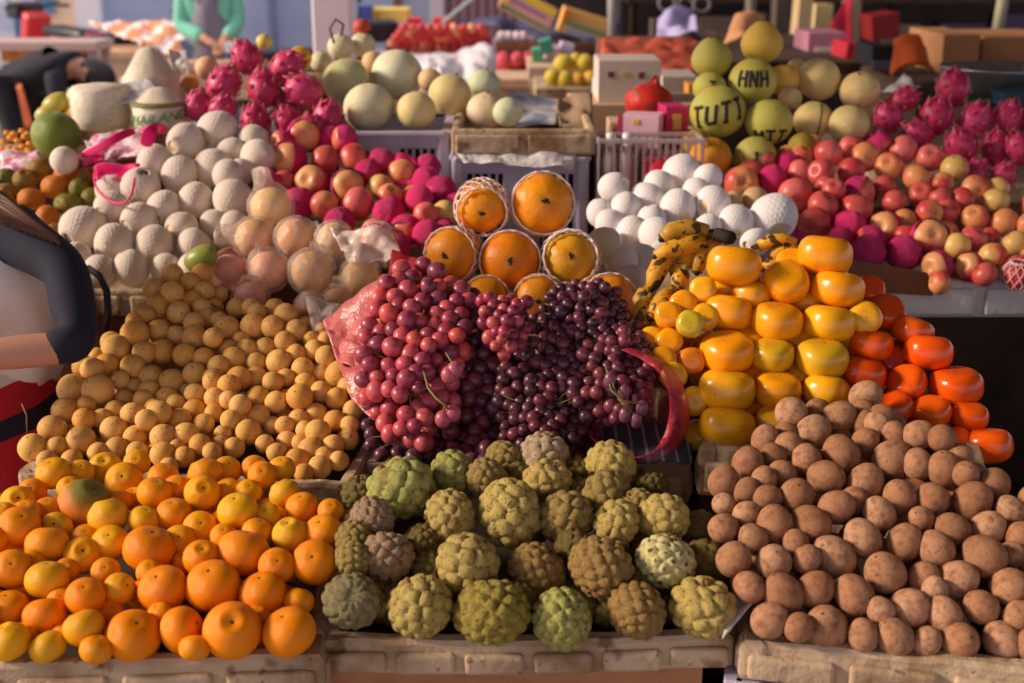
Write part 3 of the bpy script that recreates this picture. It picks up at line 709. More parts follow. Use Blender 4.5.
palR = {'_': [rgb(230, 94, 12), rgb(234, 90, 12), rgb(216, 76, 10)], 'b': rgb(244, 88, 10), 'k': rgb(196, 58, 12)}  # set-back fruits have their shade put into a darker red
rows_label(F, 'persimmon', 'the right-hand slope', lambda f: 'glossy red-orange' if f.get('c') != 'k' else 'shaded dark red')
build(F, rper, .72, palR, 'persimmon', 'red persimmons sloping to the right', roll=8)
# ================================================================ third and fourth tiers
WH = rgb(226, 210, 196); WH2 = rgb(236, 230, 232)
# ---- papayas in foam nets
pap = [m_papaya(k) for k in range(3)]
netA = m_net(1.22, 1.05, .86, 1.75); netB = m_net(.98, 1.16, .86, 1.75, r=.026)
PAP = [(482, 208, 24.5, 0, -.25, 0, rgb(244, 156, 24), 'b', 'smaller papaya at the top left of the pyramid, in a thick foam collar'),
       (542, 204, 30.5, .12, .1, 0, rgb(246, 156, 22), 'a', 'largest orange papaya at the top right of the pyramid'),
       (452.7, 254, 26.5, -.33, -.08, 0, rgb(240, 148, 24), 'a', 'orange papaya at the left of the middle row, scar turned left'),
       (510, 261, 29.5, .0, 0, 0, rgb(240, 140, 16), 'a', 'deep orange papaya in the centre of the pyramid'),
       (570, 259.6, 26.5, .05, .14, 0, rgb(222, 164, 34), 'b', 'green-tinged papaya at the right of the middle row'),
       (486, 299, 23, 0, 0, 0, rgb(234, 148, 24), 'a', 'papaya below the centre one, mostly hidden by red grapes'),
       (538, 299, 24, 0, -.1, 0, rgb(240, 156, 30), 'a', 'papaya peeking over the grapes below the green-tinged one'),
       (609, 301, 27, .15, 0, 0, rgb(238, 150, 26), 'a', 'papaya low at the right end, net mouth behind the dark grapes'),
       (432, 300, 23, 0, 0, 0, rgb(236, 150, 30), 'a', 'papaya low at the left end behind the red grape peak')]
F = [dict(u=p[0], v=p[1], rx=p[2], ry=p[2], roll=None, c=None, d=p) for p in PAP]
F = pile(F, plane_t(300, 2.34, 204, 2.44), tight=1.0, lim=.5)
green = rgb(60, 66, 26)
M['pscar'] = mat('dark_blossom_scar', rgb(52, 50, 22), rough=.8)
star = m_star(.86, .17, M['pscar'])
for f in F:
    u, v, r, a, b, _, c, kd, lb = f['d']
    put(dict(name='papaya', mesh=pap[rnd.randrange(3)], kids=[('blossom_scar', star), ('foam_sleeve', netB if kd == 'b' else netA)]), f['p'], -ray(u, v).normalized() + RT * a * 1.2 + UP * (b * 1.2 + .0), rnd.uniform(0, 6), r * f['t'] / FX,
        c, lb, 'papaya', 'papayas in foam nets', cols=[None, rgb(238, 216, 204)])

# ---- pears and melons in white foam
core = m_core(); foams = [m_foam(1, .26), m_foam(2, .34), m_foam(3, .24, .12, 1.12), m_foam(4, .38, .3)]
foamp = [dict(name='foam_wrapped_pear', mesh=core, kids=[('foam_sleeve', fm)]) for fm in foams]
def foampile(data, tf, lblheap, group, col=WH, extra=(), tight=.96):
    F = pile(data, tf, tight=tight, lim=1.8)
    F2 = fillers(F, float(np.median([f['r'] for f in F])), None, .9, minpx=60, layers=(1.7,), tight=.9)
    F += F2; rows_label(F, 'foam-wrapped pear', lblheap, lambda f: 'white')
    for f in F:
        q = f['ry'] / f['rx']; d = ray(f['u'], f['v']).normalized()
        if f.get('roll') is not None and not f.get('filler'):
            a = math.radians(f['roll']); ax = (UP * math.sin(a) + RT * math.cos(a)) * .75 - d * .65
        else:
            ax = Vector((rnd.gauss(0, 1), abs(rnd.gauss(.3, 1)), rnd.gauss(.5, .8))).normalized()
        k = rnd.randrange(3)
        for (uu, vv, kk, lb) in extra:
            if abs(f['u'] - uu) < 1.5 and abs(f['v'] - vv) < 1.5: k = kk; f['label'] = lb
        put(foamp[k], f['p'], ax, rnd.uniform(0, 6), f['r'] * .95, rgb(226, 204, 160), f['label'], 'wrapped pear', group, cols=[jit(col, .01, .04)])
foampile("""218 131 21 19 205;186 142 20 17 200;155 163 17.5;180 174 17 18.5;214 168 19 22;232 153 15;258 157 17 18;254 141 16;141 188 20 18 80;164 207 16 17 230;196 200 17.5 17.5 250;233 199 20 19;112 208 18 16 210;139 221 21 15 200;182 228 17 15 190;215 225 16 14
241 172 13;83 228 24 18 215;115 244 22 18;155 244 19.5 17;194 244 17 14;76 258 16 15 200;100 270 18 13;132 268 19 14;166 268 16.5 13;195 268 16;228 175 15;235 225 14;64 160 12""",
         plane_t(275, 2.64, 130, 3.05), 'the left pyramid', 'foam-wrapped pears, left heap', extra=((218, 131, 1, 'white foam-wrapped pear on the very top of the left pyramid, mouth open'), (83, 228, 2, 'long white foam-wrapped pear lying sideways at the left edge'), (64, 160, 0, 'lone white foam-wrapped pear behind the green mandarins')))
foampile("""614 188 17 14 20;682 174 20 19;708 178 14;713 203 17 17.5 200;678 207 18 17.5 300;736 222 18 16.5 270;774 217 24 22 290;659 186 16 16 300;647 200 17;626 207 15;633 233 17;657 235 17 17 330;643 261 16;610 224 15;621 261 16;607 240 13;600 213 13;633 280 14;708 227 13;755 242 16 11 200;652 219 14;696 192 14;665 255 15""",
         plane_t(280, 2.52, 170, 2.86), 'the right heap', 'foam-wrapped pears, right heap', col=WH2, extra=((774, 217, 3, 'big white foam-wrapped pear with a pointed tail, before the apples'), (614, 188, 0, 'foam-wrapped pear lying alone beside the plastic basket'), (736, 222, 0, 'white foam-wrapped pear showing a pale oval window')))
# bare tan pears at the edge of the right foam heap
for (u, v, r, t, lb) in ((734, 199, 9, 2.78, 'bare tan pear behind the white foam pears'), (755, 199, 13, 2.8, 'tan pear between the foam heap and the apples'), (604, 246, 17, 2.52, 'pear in a beige net behind the green-tinged papaya')):
    if u == 604: put(foamp[1], at(u, v, t), RT + UP * .2, 1, r * t / FX, rgb(214, 180, 120), lb, 'pear', cols=[rgb(222, 206, 176)])
    else: put(dict(name='pear', mesh=core), at(u, v, t), UP, 1, r * t / FX, rgb(206, 170, 126), lb, 'pear')

# ---- pears in thin clear bags
def m_crinkle(k, tail=.75, s=1.13, name='clear_bag', mt=None):
    r_ = random.Random(k); off = Vector((k * 3.1, 0, 0)); from mathutils import noise as nz
    th, ph, fs = ballgrid(40, 30); V = []
    for a, b in zip(th, ph):
        d = Vector((math.sin(a) * math.cos(b), math.sin(a) * math.sin(b), math.cos(a)))
        n1 = nz.noise(d * 2.2 + off); n2 = abs(nz.noise(d * 5 + off)); n3 = abs(nz.noise(d * 11 + off))
        R = s + .10 * max(n1, 0) + .10 * (.5 - n2) + .05 * (.5 - n3)
        tl = math.exp(-(a / .30) ** 2)
        p = d * R; p.z += tl * tail; p.x += tl * .18 * math.sin(5 * b); p.y *= 1 - .0 * tl
        if tl > .3: p.x *= 1 + 1.1 * tl; p.y *= .6
        V.append(p)
    return mesh(name, V, fs, mt or M['bag'])
bags = [m_crinkle(k, t_) for k, t_ in ((1, .2), (2, .9), (3, .35), (4, .1))]
bagp = m_crinkle(8, .2, 1.2, mt=M['bagpink'])
BP = [(271, 207, 21, 1, UP + RT * -.3, 'pear in a clear bag with its corner standing up, top of the heap', rgb(244, 200, 130)), (254, 238, 20, 1, -RT + UP * .1, 'bagged pear with the bag end sticking out to the left', rgb(236, 178, 116)),
      (296, 238, 20, 0, RT + UP * .4, 'bagged pear in the second row, right of the top one', rgb(236, 170, 116)), (229, 270, 17, 3, UP, 'pink-tinged bagged pear at the lower left beside the mango', rgb(246, 178, 150)), (268, 270, 20, 2, UP + RT * -.4, 'peach-coloured bagged pear in the middle of the lower row', rgb(246, 174, 138)),
      (312, 272, 22, 0, UP + RT * .4, 'largest bagged pear in front, right of centre', rgb(234, 178, 110)), (360, 279, 20, 2, UP + RT * -.2, 'bagged pear at the right end beside the grapes', rgb(236, 190, 112)), (312, 309, 17, 3, RT + UP, 'low bagged pear just above the langsats', rgb(226, 158, 96)),
      (334, 240, 18, 0, RT, 'bagged pear behind the loose folds of film', rgb(228, 186, 140)), (338, 303, 16, 3, UP, 'bagged pear in shade between the langsats and rose bag', rgb(232, 172, 104)), (250, 297, 16, 3, UP, 'pink bagged pear in shade, half behind the langsat peak', rgb(244, 180, 154))]
F = [dict(u=b[0], v=b[1], rx=b[2], ry=b[2], roll=None, c=None, d=b) for b in BP]
F = pile(F, plane_t(300, 2.40, 207, 2.66), tight=1.08, lim=1.5)
for f in F:
    u, v, r, k, ax, lb, c = f['d']
    put(dict(name='bagged_pear', mesh=core, kids=[('clear_bag', bagp if 'pink' in lb else bags[k]), ('stem', m_stem(.9, 1.1, .03))]), f['p'], ax - ray(u, v) * .3, rnd.uniform(0, 6), f['r'] * .97, c, lb, 'bagged pear', 'pears in clear bags')

# ---- apples
app = [m_apple(k) for k in range(3)]; stm = m_stem(.66, .98, .03)
wraps = [m_pinkwrap(1, .9), m_pinkwrap(2, 1.15), m_pinkwrap(3, full=True), m_pinkwrap(4, 1.5)]
MAG = [rgb(226, 46, 120), rgb(214, 36, 108), rgb(206, 44, 112)]
def applepile(data, tf, heap, group, zmin, minpx=40):
    F = pile(data, tf, tight=.93, lim=1.8, grow=1.07)
    F += fillers(F, .033, None, zmin, minpx=minpx, layers=(1.3, 1.8), tight=.85)
    rows_label(F, 'apple', heap, lambda f: {'m': 'pink-wrapped', 'h': 'half-wrapped', 'y': 'yellow', 'r': 'red', 'o': 'orange', 'k': 'rosy'}.get(f.get('c'), 'blushed'))
    for f in F:
        c = f.get('c') or rnd.choice(['p', 'm'] if f.get('filler') else ['p'])
        col = {'y': rgb(232, 190, 110), 'r': rgb(206, 92, 86), 'o': rgb(230, 150, 96), 'k': rgb(230, 116, 110), 'p': rgb(232, 158, 112), 'm': rgb(220, 120, 96), 'h': rgb(232, 166, 112)}[c]
        d = ray(f['u'], f['v']).normalized(); kids = [('stem', stm)]
        ax = Vector((rnd.gauss(0, .7), rnd.gauss(-.3, .7), rnd.gauss(.5, .6)))
        if c == 'm': kids = [('pink_foam_wrap', wraps[rnd.choice([0, 2, 2])])]
        elif c == 'h':
            kids = [('pink_foam_wrap', wraps[1])]; ax = -d * .8 + RT * rnd.uniform(-.8, .3) + UP * rnd.uniform(-.3, .5)
        elif c in 'kp' and rnd.random() < .0: pass
        put(dict(name='apple', mesh=app[rnd.randrange(3)], kids=kids), f['p'], ax, rnd.uniform(0, 6), f['r'] * 1.0, jit(col, .02, .06), f['label'], 'apple', group, cols=[jit(MAG[rnd.randrange(3)], .02, .06) if c in 'mh' else rgb(90, 60, 30)])
applepile("""304 135 16 15 h;289 160 17 16.5 h;325 160 14 r;354 159 15 o;312 182 17 15 h;348 186 17 15 h;381 188 14 12.5 y;402 174 14 15 o;411 199 14 o;324 205 13.5 p;358 204 18 15 k;298 204 15 m;389 214 15 m;426 215 12 k;445 213 13 14 y;406 230 15 14 m;428 235 14 m;281 143 12 m;344 139 14 11 m;382 165 15 m;426 182 14 m
441 191 14 m;285 182 12 r;420 200 13 m;368 172 12 m;330 138 11 m;268 182 11 m;340 222 14 m;376 232 14 k;398 246 12 m;390 196 12 p;445 232 12 m;428 167 12 m;455 205 11 m""", plane_t(240, 2.76, 135, 3.06), 'the left heap', 'apples in pink wraps, left heap', 1.0)
applepile("""741 183 18 14 o;752 171 12 r;787 156 12 9 o;828 154 14 12.5 k;813 148 12.5 o;865 157 14 o;889 166 14 13 o;851 171 14.5 12 r;800 172 13 11 k;821 173 13 14.5 r;787 167 15 12 m;773 179 13 m;795 195 18 15 k;823 206 15 14 r;815 223 16 15 r;856 210 17 15 r;859 193 18 13 m;849 228 16.5 15 m;885 228 16 15 h
869 243 18 14 m;885 187 11 r;894 202 12 r;796 241 12 9 m;826 187 10 r;834 190 11 r;802 156 9 o;851 148 12 k;903 223 13.5 o;929 213 14.5 11 o;948 211 12 r;922 195 14.5 11 r;942 184 11.5 12 y;917 178 14.5 13 o;975 189 13.5 14 o;962 200 13 11 r;975 218 13.5 12 o;1004 223 14.5 13.5 o;973 239 13 14 k;989 238 10 r;993 257 14.5 13 y
929 238 18 16.5 h;957 247 13.5 15.5 y;969 267 15 12 h;904 253 17 15 m;937 266 15.5 13 h;868 251 17 13 m;996 201 14 11 y;998 189 11 y;1015 244 13 y;903 150 15 13 k;930 158 13 14.5 k;955 168 13.5 13 y;940 283 11 o;840 240 12 m;905 236 11 r;765 160 10 r;880 145 10 m;1020 268 13 r;940 198 10 r;985 275 12 r;1030 225 14 o;1035 205 13 o;1036 252 14 y""", plane_t(265, 2.74, 150, 3.12), 'the wide right heap', 'apples, right heap', .90, minpx=30)
# small green stickers would be too fine to place; the apple in a white net at the right edge
put(dict(name='netted_apple', mesh=app[0], kids=[('foam_net', m_net(.5, 1.08, .93, .93, n=12, r=.03, name='foam_net', thm=2.9))]), at(1018, 276, 2.70), UP - FW * .4, 0, .033, rgb(206, 50, 50), 'red apple in a white net at the right edge of the tray', 'apple', cols=[rgb(232, 214, 214)])
put(dict(name='netted_apple', mesh=app[1], kids=[('foam_net', m_net(.8, 1.1, .93, .93, n=18, r=.02, name='foam_net', thm=2.9))]), at(378, 240, 2.60), -RT + UP * .1 - FW * .4, 0, .036, rgb(214, 60, 62), 'red apple in a white and pink net among loose film', 'apple', cols=[rgb(232, 196, 206)])

# ---- dragon fruits
dr = [dict(name='dragon_fruit', mesh=m_dragon(k), kids=[('scales', m_scales(k))]) for k in range(4)]
def dragonpile(data, tf, heap, group, zmin, fill=True):
    F = pile(data, tf, tight=1.0, lim=1.5)
    if fill: F += fillers(F, .044, None, zmin, minpx=60, layers=(1.6,), tight=.9)
    rows_label(F, 'magenta dragon fruit', heap)
    for i, f in enumerate(F):
        d = ray(f['u'], f['v']).normalized()
        ax = UP + RT * rnd.uniform(-.6, .6) - d * rnd.uniform(-.3, .8)
        if f.get('roll') is not None: a = math.radians(f['roll']); ax = UP * math.cos(a) + RT * math.sin(a) - d * .2
        c = rnd.choice([rgb(208, 58, 108), rgb(200, 48, 98), rgb(214, 66, 120)])
        put(dr[i % 4], f['p'], ax, rnd.uniform(0, 6), f['r'] * .94, jit(c, .02, .06), f['label'], 'dragon fruit', group, cols=[jit(rgb(208, 78, 112), .03, .08)])
dragonpile("""247 58 17 15;287 66 17 15 60;224 84 17;264 89 17.5 19;304 91 18 17 -70;198 106 14;256 122 16;288 123 14 13;328 118 16;222 110 14;312 128 12""", plane_t(125, 3.16, 58, 3.42), 'the left pyramid', 'dragon fruits, left heap', 1.15)
dragonpile("""953 89 17 17 0;904 99 14.5 12 70;888 118 15;936 117 18 17;974 120 16.5;1007 119 16 18 20;918 134 16 13 -60;961 147 18 16;998 149 17;876 144 13;1020 149 15;976 172 12;1003 176 12;1040 125 16;1045 155 16""", plane_t(172, 3.14, 90, 3.40), 'the far right heap', 'dragon fruits, right heap', 1.1)

# ---- melons and pomelos
mel = dict(name='melon', mesh=m_melon(), kids=[('stem', m_stem(.90, 1.04, .05))])
ML = [(346, 82, 24, 'g', 'grey-green honeydew melon in the second row, leftmost'), (397.5, 75, 26, 'w', 'largest pale melon, with a white shine, at the top of its row'), (369, 108, 25.5, 'c', 'cream honeydew melon in front, over the lilac crate corner'), (416, 111, 20, 'y', 'small tan-cream melon in the middle of the front row'),
      (450, 95, 21.5, 'y', 'yellowish round melon between the two crates'), (486, 111, 19.5, 'p', 'peach-tinted melon at the front of the foam tray'), (508, 112, 15, 'g2', 'pale green melon behind the peach-tinted one'), (484, 86, 17, 'g2', 'greenish melon at the back of the foam tray'),
      (341, 47, 13.5, 'c', 'small pale melon with a twisted dry stalk on top'), (363, 45, 13, 'c', 'small pale melon beside the stalked one'), (321, 62, 11, 'c', 'smallest cream melon behind the dragon fruits'), (373, 62, 11, 'o', 'orange-tinted melon squeezed behind the large ones'), (430, 80, 12, 'o', 'pinkish melon peeking out behind the yellowish one')]
MC = {'g': rgb(206, 204, 156), 'w': rgb(232, 230, 200), 'c': rgb(226, 220, 182), 'y': rgb(230, 208, 146), 'p': rgb(240, 212, 178), 'g2': rgb(208, 218, 184), 'o': rgb(236, 196, 150)}
F = [dict(u=b[0], v=b[1], rx=b[2], ry=b[2], roll=None, c=None, d=b) for b in ML]
F = pile(F, plane_t(112, 3.22, 50, 3.75), tight=1.0, lim=1.2, rmin=.4)
for f in F:
    b = f['d']; put(mel, f['p'], UP + RT * rnd.uniform(-.4, .4) - FW * rnd.uniform(-.2, .6), rnd.uniform(0, 6), f['r'], MC[b[3]], b[4], 'melon', 'pale melons, left')
bm = BM(); tube(bm, [(0, 0, 0), (.008, 0, .03), (-.012, 0, .045), (-.03, 0, .02), (-.02, .0, -.02)], .004, 6)
o = link('dry_stalk', fin(bm, 'dry_stalk', M['brown_twig'], True)); o.location = at(341, 36, 3.52); tag(o, 'curled dry stalk lying on the small pale melon', 'stalk')
MR = [(819, 79, 21.5, 'a', 'largest cream melon at the top of the right melon pile'), (860, 91, 20, 'a', 'cream melon at the right end, above the dragon fruits'), (813, 120, 19.5, 'a', 'cream melon with a dark seam line on its front'), (849, 125, 20.5, 'b', 'cream melon at the lower right of the pile'), (783, 80, 16, 'c', 'orange-yellow melon right of the inked top pomelo'), (790, 98, 12, 'a', 'flat-looking cream melon between pomelos and melons'), (797, 68, 10, 'a', 'small cream melon behind the largest one')]
MC = {'a': rgb(242, 212, 146), 'b': rgb(232, 208, 142), 'c': rgb(240, 190, 84)}
F = [dict(u=b[0], v=b[1], rx=b[2], ry=b[2], roll=None, c=None, d=b) for b in MR]
F = pile(F, plane_t(130, 3.24, 70, 3.48), tight=1.0, lim=1.2, rmin=.5)
for f in F:
    b = f['d']; put(mel, f['p'], UP + RT * rnd.uniform(-.6, .6) - FW * rnd.uniform(-.2, .9), rnd.uniform(0, 6), f['r'], MC[b[3]], b[4], 'melon', 'cream melons, right')
    if 'seam' in b[4]:
        bm = BM(); cc = f['p']; R = f['r'] * 1.0
        tube(bm, [Vector((R * (.15 + .12 * math.sin(a)), 0, 0)) + Vector((0, -R * math.cos(a) * .99, R * math.sin(a) * .95)) for a in np.linspace(-.9, 1.2, 10)], .0018, 6)
        s = link('seam', fin(bm, 'seam', M['banana_end'], True))
        par = [x for x in COL.objects if x.get('label') == b[4]][0]; child_at(s, par, Matrix.Translation(cc))
pom = dict(name='pomelo', mesh=m_pomelo(), kids=[('stem', m_stem(1.02, 1.12, .04))]); pom0 = dict(name='pomelo', mesh=m_pomelo(.05))
def inkmark(rects, R):
    """brush-written strokes that follow the rind"""
    bm = BM()
    for (x0, y0, x1, y1, w) in rects:
        n = 8; d = Vector((x1 - x0, y1 - y0)); L = d.length or 1; e = Vector((-d.y, d.x)) / L * w / 2; rows = []
        for i in range(n + 1):
            r_ = []
            for s in (-1, 0, 1):
                x = x0 + d.x * i / n + e.x * s; y = y0 + d.y * i / n + e.y * s
                dirv = Vector((math.sin(x) * math.cos(y), -math.cos(x) * math.cos(y), math.sin(y)))
                for k in (1.004, .97): r_.append(bm.verts.new(dirv * R * k))
            rows.append(r_)
        for a, b in zip(rows, rows[1:]):
            for s in (0, 2): bm.faces.new((a[s], b[s], b[s + 2], a[s + 2])); 
            bm.faces.new((a[0], a[1], b[1], b[0])); bm.faces.new((a[4], b[4], b[5], a[5]))
    return fin(bm, 'ink_lettering', M['ink'], True)
def letters(spec, x, y, h, w, sl=0.0, th=.125):
    out = []
    for ch in spec:
        L = {'T': [(0, 1, 1, 1), (.5, 0, .5, 1), (.25, 0, .75, 0)], 'I': [(.5, 0, .5, 1), (.2, 1, .8, 1), (.2, 0, .8, 0)], 'U': [(.1, 1, .1, .1), (.1, .08, .9, .08), (.9, 1, .9, 0)], 'N': [(.1, 0, .1, 1), (.1, 1, .9, 0), (.9, 0, .9, 1)], 'M': [(.05, 0, .05, 1), (.05, 1, .5, .4), (.5, .4, .95, 1), (.95, 0, .95, 1)], 'H': [(.1, 0, .1, 1), (.9, 0, .9, 1), (.1, .5, .9, .5)], 'K': [(.1, 0, .1, 1), (.1, .5, .9, 1), (.1, .5, .9, 0)]}.get(ch, [])
        for (a, b, c, d) in L: out.append((x + a * w, y + b * h + sl * (x + a * w), x + c * w, y + d * h + sl * (x + c * w), th))
        x += w * 1.3
    return out
PM = [(711.7, 59.5, 20.5, 'g', None, 'pear-shaped green pomelo at the upper left, before the orange cloth'), (762, 44, 21, 'y', None, 'golden pomelo on the very top of the pyramid'), (753, 81, 24, 'l', ('HNH', -.62, -.16, .70, .36, .0), 'lime pomelo with black lettering, just below the top one'), (709.5, 88, 17, 'l', ('T', .0, .15, .35, .45, 0), 'yellow-green pomelo tucked behind the big lettered one'),
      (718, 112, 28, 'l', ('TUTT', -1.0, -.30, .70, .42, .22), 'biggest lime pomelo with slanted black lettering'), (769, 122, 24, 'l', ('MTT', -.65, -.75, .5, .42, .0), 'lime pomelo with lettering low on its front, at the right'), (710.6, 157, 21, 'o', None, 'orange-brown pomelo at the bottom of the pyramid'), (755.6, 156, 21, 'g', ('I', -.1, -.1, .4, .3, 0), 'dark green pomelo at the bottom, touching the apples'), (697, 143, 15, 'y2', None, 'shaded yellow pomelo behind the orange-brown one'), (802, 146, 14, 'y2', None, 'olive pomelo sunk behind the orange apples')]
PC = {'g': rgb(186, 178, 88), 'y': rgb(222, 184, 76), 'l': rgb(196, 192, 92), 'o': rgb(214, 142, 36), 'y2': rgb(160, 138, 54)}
F = [dict(u=b[0], v=b[1], rx=b[2], ry=b[2], roll=None, c=None, d=b) for b in PM]
F = pile(F, plane_t(160, 3.10, 44, 3.42), tight=1.0, lim=1.0, rmin=.5)
for f in F:
    b = f['d']; o = put(pom if b[3] == 'g' and b[1] < 70 or b[1] < 50 else pom0, f['p'], Vector((rnd.uniform(-.15, .15), rnd.uniform(-.2, 0), 1)), 0, f['r'], PC[b[3]], b[5], 'pomelo', 'pomelos in the right pyramid')
    if b[4]:
        w_, x, y, h, w, sl = b[4]; s = link('ink_lettering', inkmark(letters(w_, x, y, h, w, sl), 1.0 * f['r'])); child_at(s, o, Matrix.Translation(f['p']) @ Matrix.Rotation(math.atan2(-(b[0] - 512) / FX, 1), 4, 'Z') @ Matrix.Diagonal((1.012, 1.012, .99, 1)))

# ---- green-brown mandarins at the left edge, mangoes, big green pomelo
F = pile("""40 169 13.5 11 a;67 173 12 11 b;25 180 12 11 a;56 187 14.5 12 b;31 199 13.5 11 b;69 205 14.5 12 g;6 179 11 g;6 195 12 a;80 189 11 g;92 199 11 g;48 217 12 b;88 178 11 a;106 186 12 b;55 234 11 a;100 176 10 b;-10 188 12 a;-12 205 12 a;20 215 12 a""", plane_t(235, 2.84, 165, 3.05))
rows_label(F, 'mandarin', 'the left-edge heap', lambda f: {'a': 'olive', 'b': 'brownish-orange', 'g': 'dark green'}[f['c']])
build(F, man, .84, {'_': [rgb(170, 110, 30)], 'a': rgb(142, 108, 40), 'b': rgb(206, 122, 34), 'g': rgb(122, 118, 42)}, 'mandarin', 'green-brown mandarins at the left edge')
mgo = dict(name='mango', mesh=ball('mango', lambda th, ph: (lambda x, y, z: (x + .12 * np.cos(th) ** 2, y * .86, z))(*sph(th, ph, 1.0, 1.38)), M['mango'], 26, 18), kids=[('stem', m_stem(1.34, 1.46, .05))])
put(mgo, at(201, 259, 2.46), RT * .9 + UP * .35 - FW * .3, .3, .026, rgb(140, 152, 62), 'green mango wedged between the foam pears and langsat peak', 'mango')
for (u, v, r, c, rl, lb) in ((56, 104, 11, rgb(178, 170, 70), .9, 'yellow-green mango left of the taller one'), (77, 97, 11, rgb(172, 164, 64), .6, 'olive mango on top of the yellow mangoes'), (76, 112, 9, rgb(232, 176, 56), 1, 'ripe yellow mango under the olive one'), (46, 114, 9, rgb(184, 176, 80), .9, 'leftmost pale mango half behind the green pomelo'), (86, 122, 8, rgb(222, 208, 140), .2, 'pale mango beside the bagged coconut')):
    put(mgo, at(u, v, 3.35), RT * rl + UP * .4 - FW * .2, .2, r * 3.35 / FX, c, lb, 'mango', 'mangoes behind the green pomelo')
put(dict(name='green_pomelo', mesh=m_melon(.95, 'green_pomelo', mat('green_pomelo_rind', rgb(134, 152, 60), rough=.4, var=(1.4, rgb(104, 130, 50), .4, .8), bump=(30, .25, .02))), kids=[('stem', m_stem(.90, 1.0, .05))]), at(56, 135, 3.15), UP + RT * .2, 0, 24.5 * 3.15 / FX, (1, 1, 1, 1), 'large smooth green pomelo behind the mandarins at the left', 'pomelo')

# ---- bananas
def banana(pts, r, col, label, r_end=.3):
    bm = BM(); tube(bm, pts, lambda s: r * (.35 + .65 * math.sin(math.pi * min(1, max(0, .12 + s * .82))) ** .5), 7)
    o = link('banana', fin(bm, 'banana', M['banana'], True)); o.color = col
    tag(o, label, 'banana', 'spotted bananas')
    bm = BM(); a, b = Vector(pts[-1]), Vector(pts[-2]); d = (a - b).normalized(); tube(bm, [a - d * .004, a + d * .006], r * .42, 6, r1=r * .25)
    link('blossom_end', fin(bm, 'blossom_end', M['banana_end'], True), parent=o)
    bm = BM(); a, b = Vector(pts[0]), Vector(pts[1]); d = (a - b).normalized(); tube(bm, [a - d * .004, a + d * .012], r * .4, 6)
    link('stem', fin(bm, 'stem', M['banana'], True), parent=o).color = rgb(140, 120, 50); return o
BY = rgb(210, 150, 36); BY2 = rgb(192, 142, 40)
BN = [([(708, 232), (690, 228), (672, 231), (662, 239)], .017, 0, 'uppermost spotted banana with a black shoulder'), ([(704, 240), (690, 245), (670, 250), (656, 257)], .017, 0, 'second spotted banana down, reaching left'), ([(698, 244), (690, 254), (682, 265), (674, 275)], .018, 0, 'fat spotted banana in the middle of the hand'), ([(668, 258), (660, 266), (655, 276), (652, 288)], .018, .02, 'spotted banana bending down at the left'),
      ([(712, 236), (704, 250), (699, 262), (697, 272)], .016, -.02, 'front banana with a long grey scar'), ([(684, 272), (680, 280), (677, 290)], .016, .0, 'short banana below the middle one'), ([(652, 286), (646, 294), (641, 302), (640, 308)], .017, .0, 'spotted banana at the lower left'), ([(670, 292), (662, 302), (656, 310), (651, 318)], .016, -.01, 'lowest spotted banana before the yellow persimmons'), ([(724, 240), (716, 244), (712, 252), (711, 262)], .015, -.01, 'banana beside the highest left persimmon'), ([(648, 300), (642, 308), (641, 318), (643, 326)], .015, .02, 'shaded banana at the bottom left of the hand')]
for k, (p, r, dt, lb) in enumerate(BN): banana([at(u, v, 2.26 + dt + .006 * k * (-1) ** k - (v - 225) * .0006) for u, v in p], r * 1.02, jit(BY if k % 2 else BY2, .02, .06), lb)
for p, c, lb in (([(758, 246), (770, 241), (784, 240), (796, 243)], rgb(236, 178, 46), 'clean yellow banana behind the persimmon columns'), ([(770, 262), (778, 253), (790, 249), (802, 252)], rgb(230, 168, 40), 'yellow banana curving below the clean one'), ([(764, 268), (775, 263), (788, 262), (798, 264)], rgb(214, 150, 50), 'yellow banana with a dark bruise between the persimmons')):
    banana([at(u, v, 2.24) for u, v in p], .0135, c, lb)
o = link('banana_hand_stalk', fin((lambda b: (tube(b, [at(716, 234, 2.25), at(724, 236, 2.24), at(731, 238, 2.22)], .012, 8), b)[1])(BM()), 'banana_hand_stalk', M['banana_end'], True)); tag(o, 'black cut stalk of the banana hand above a persimmon', 'banana stalk')
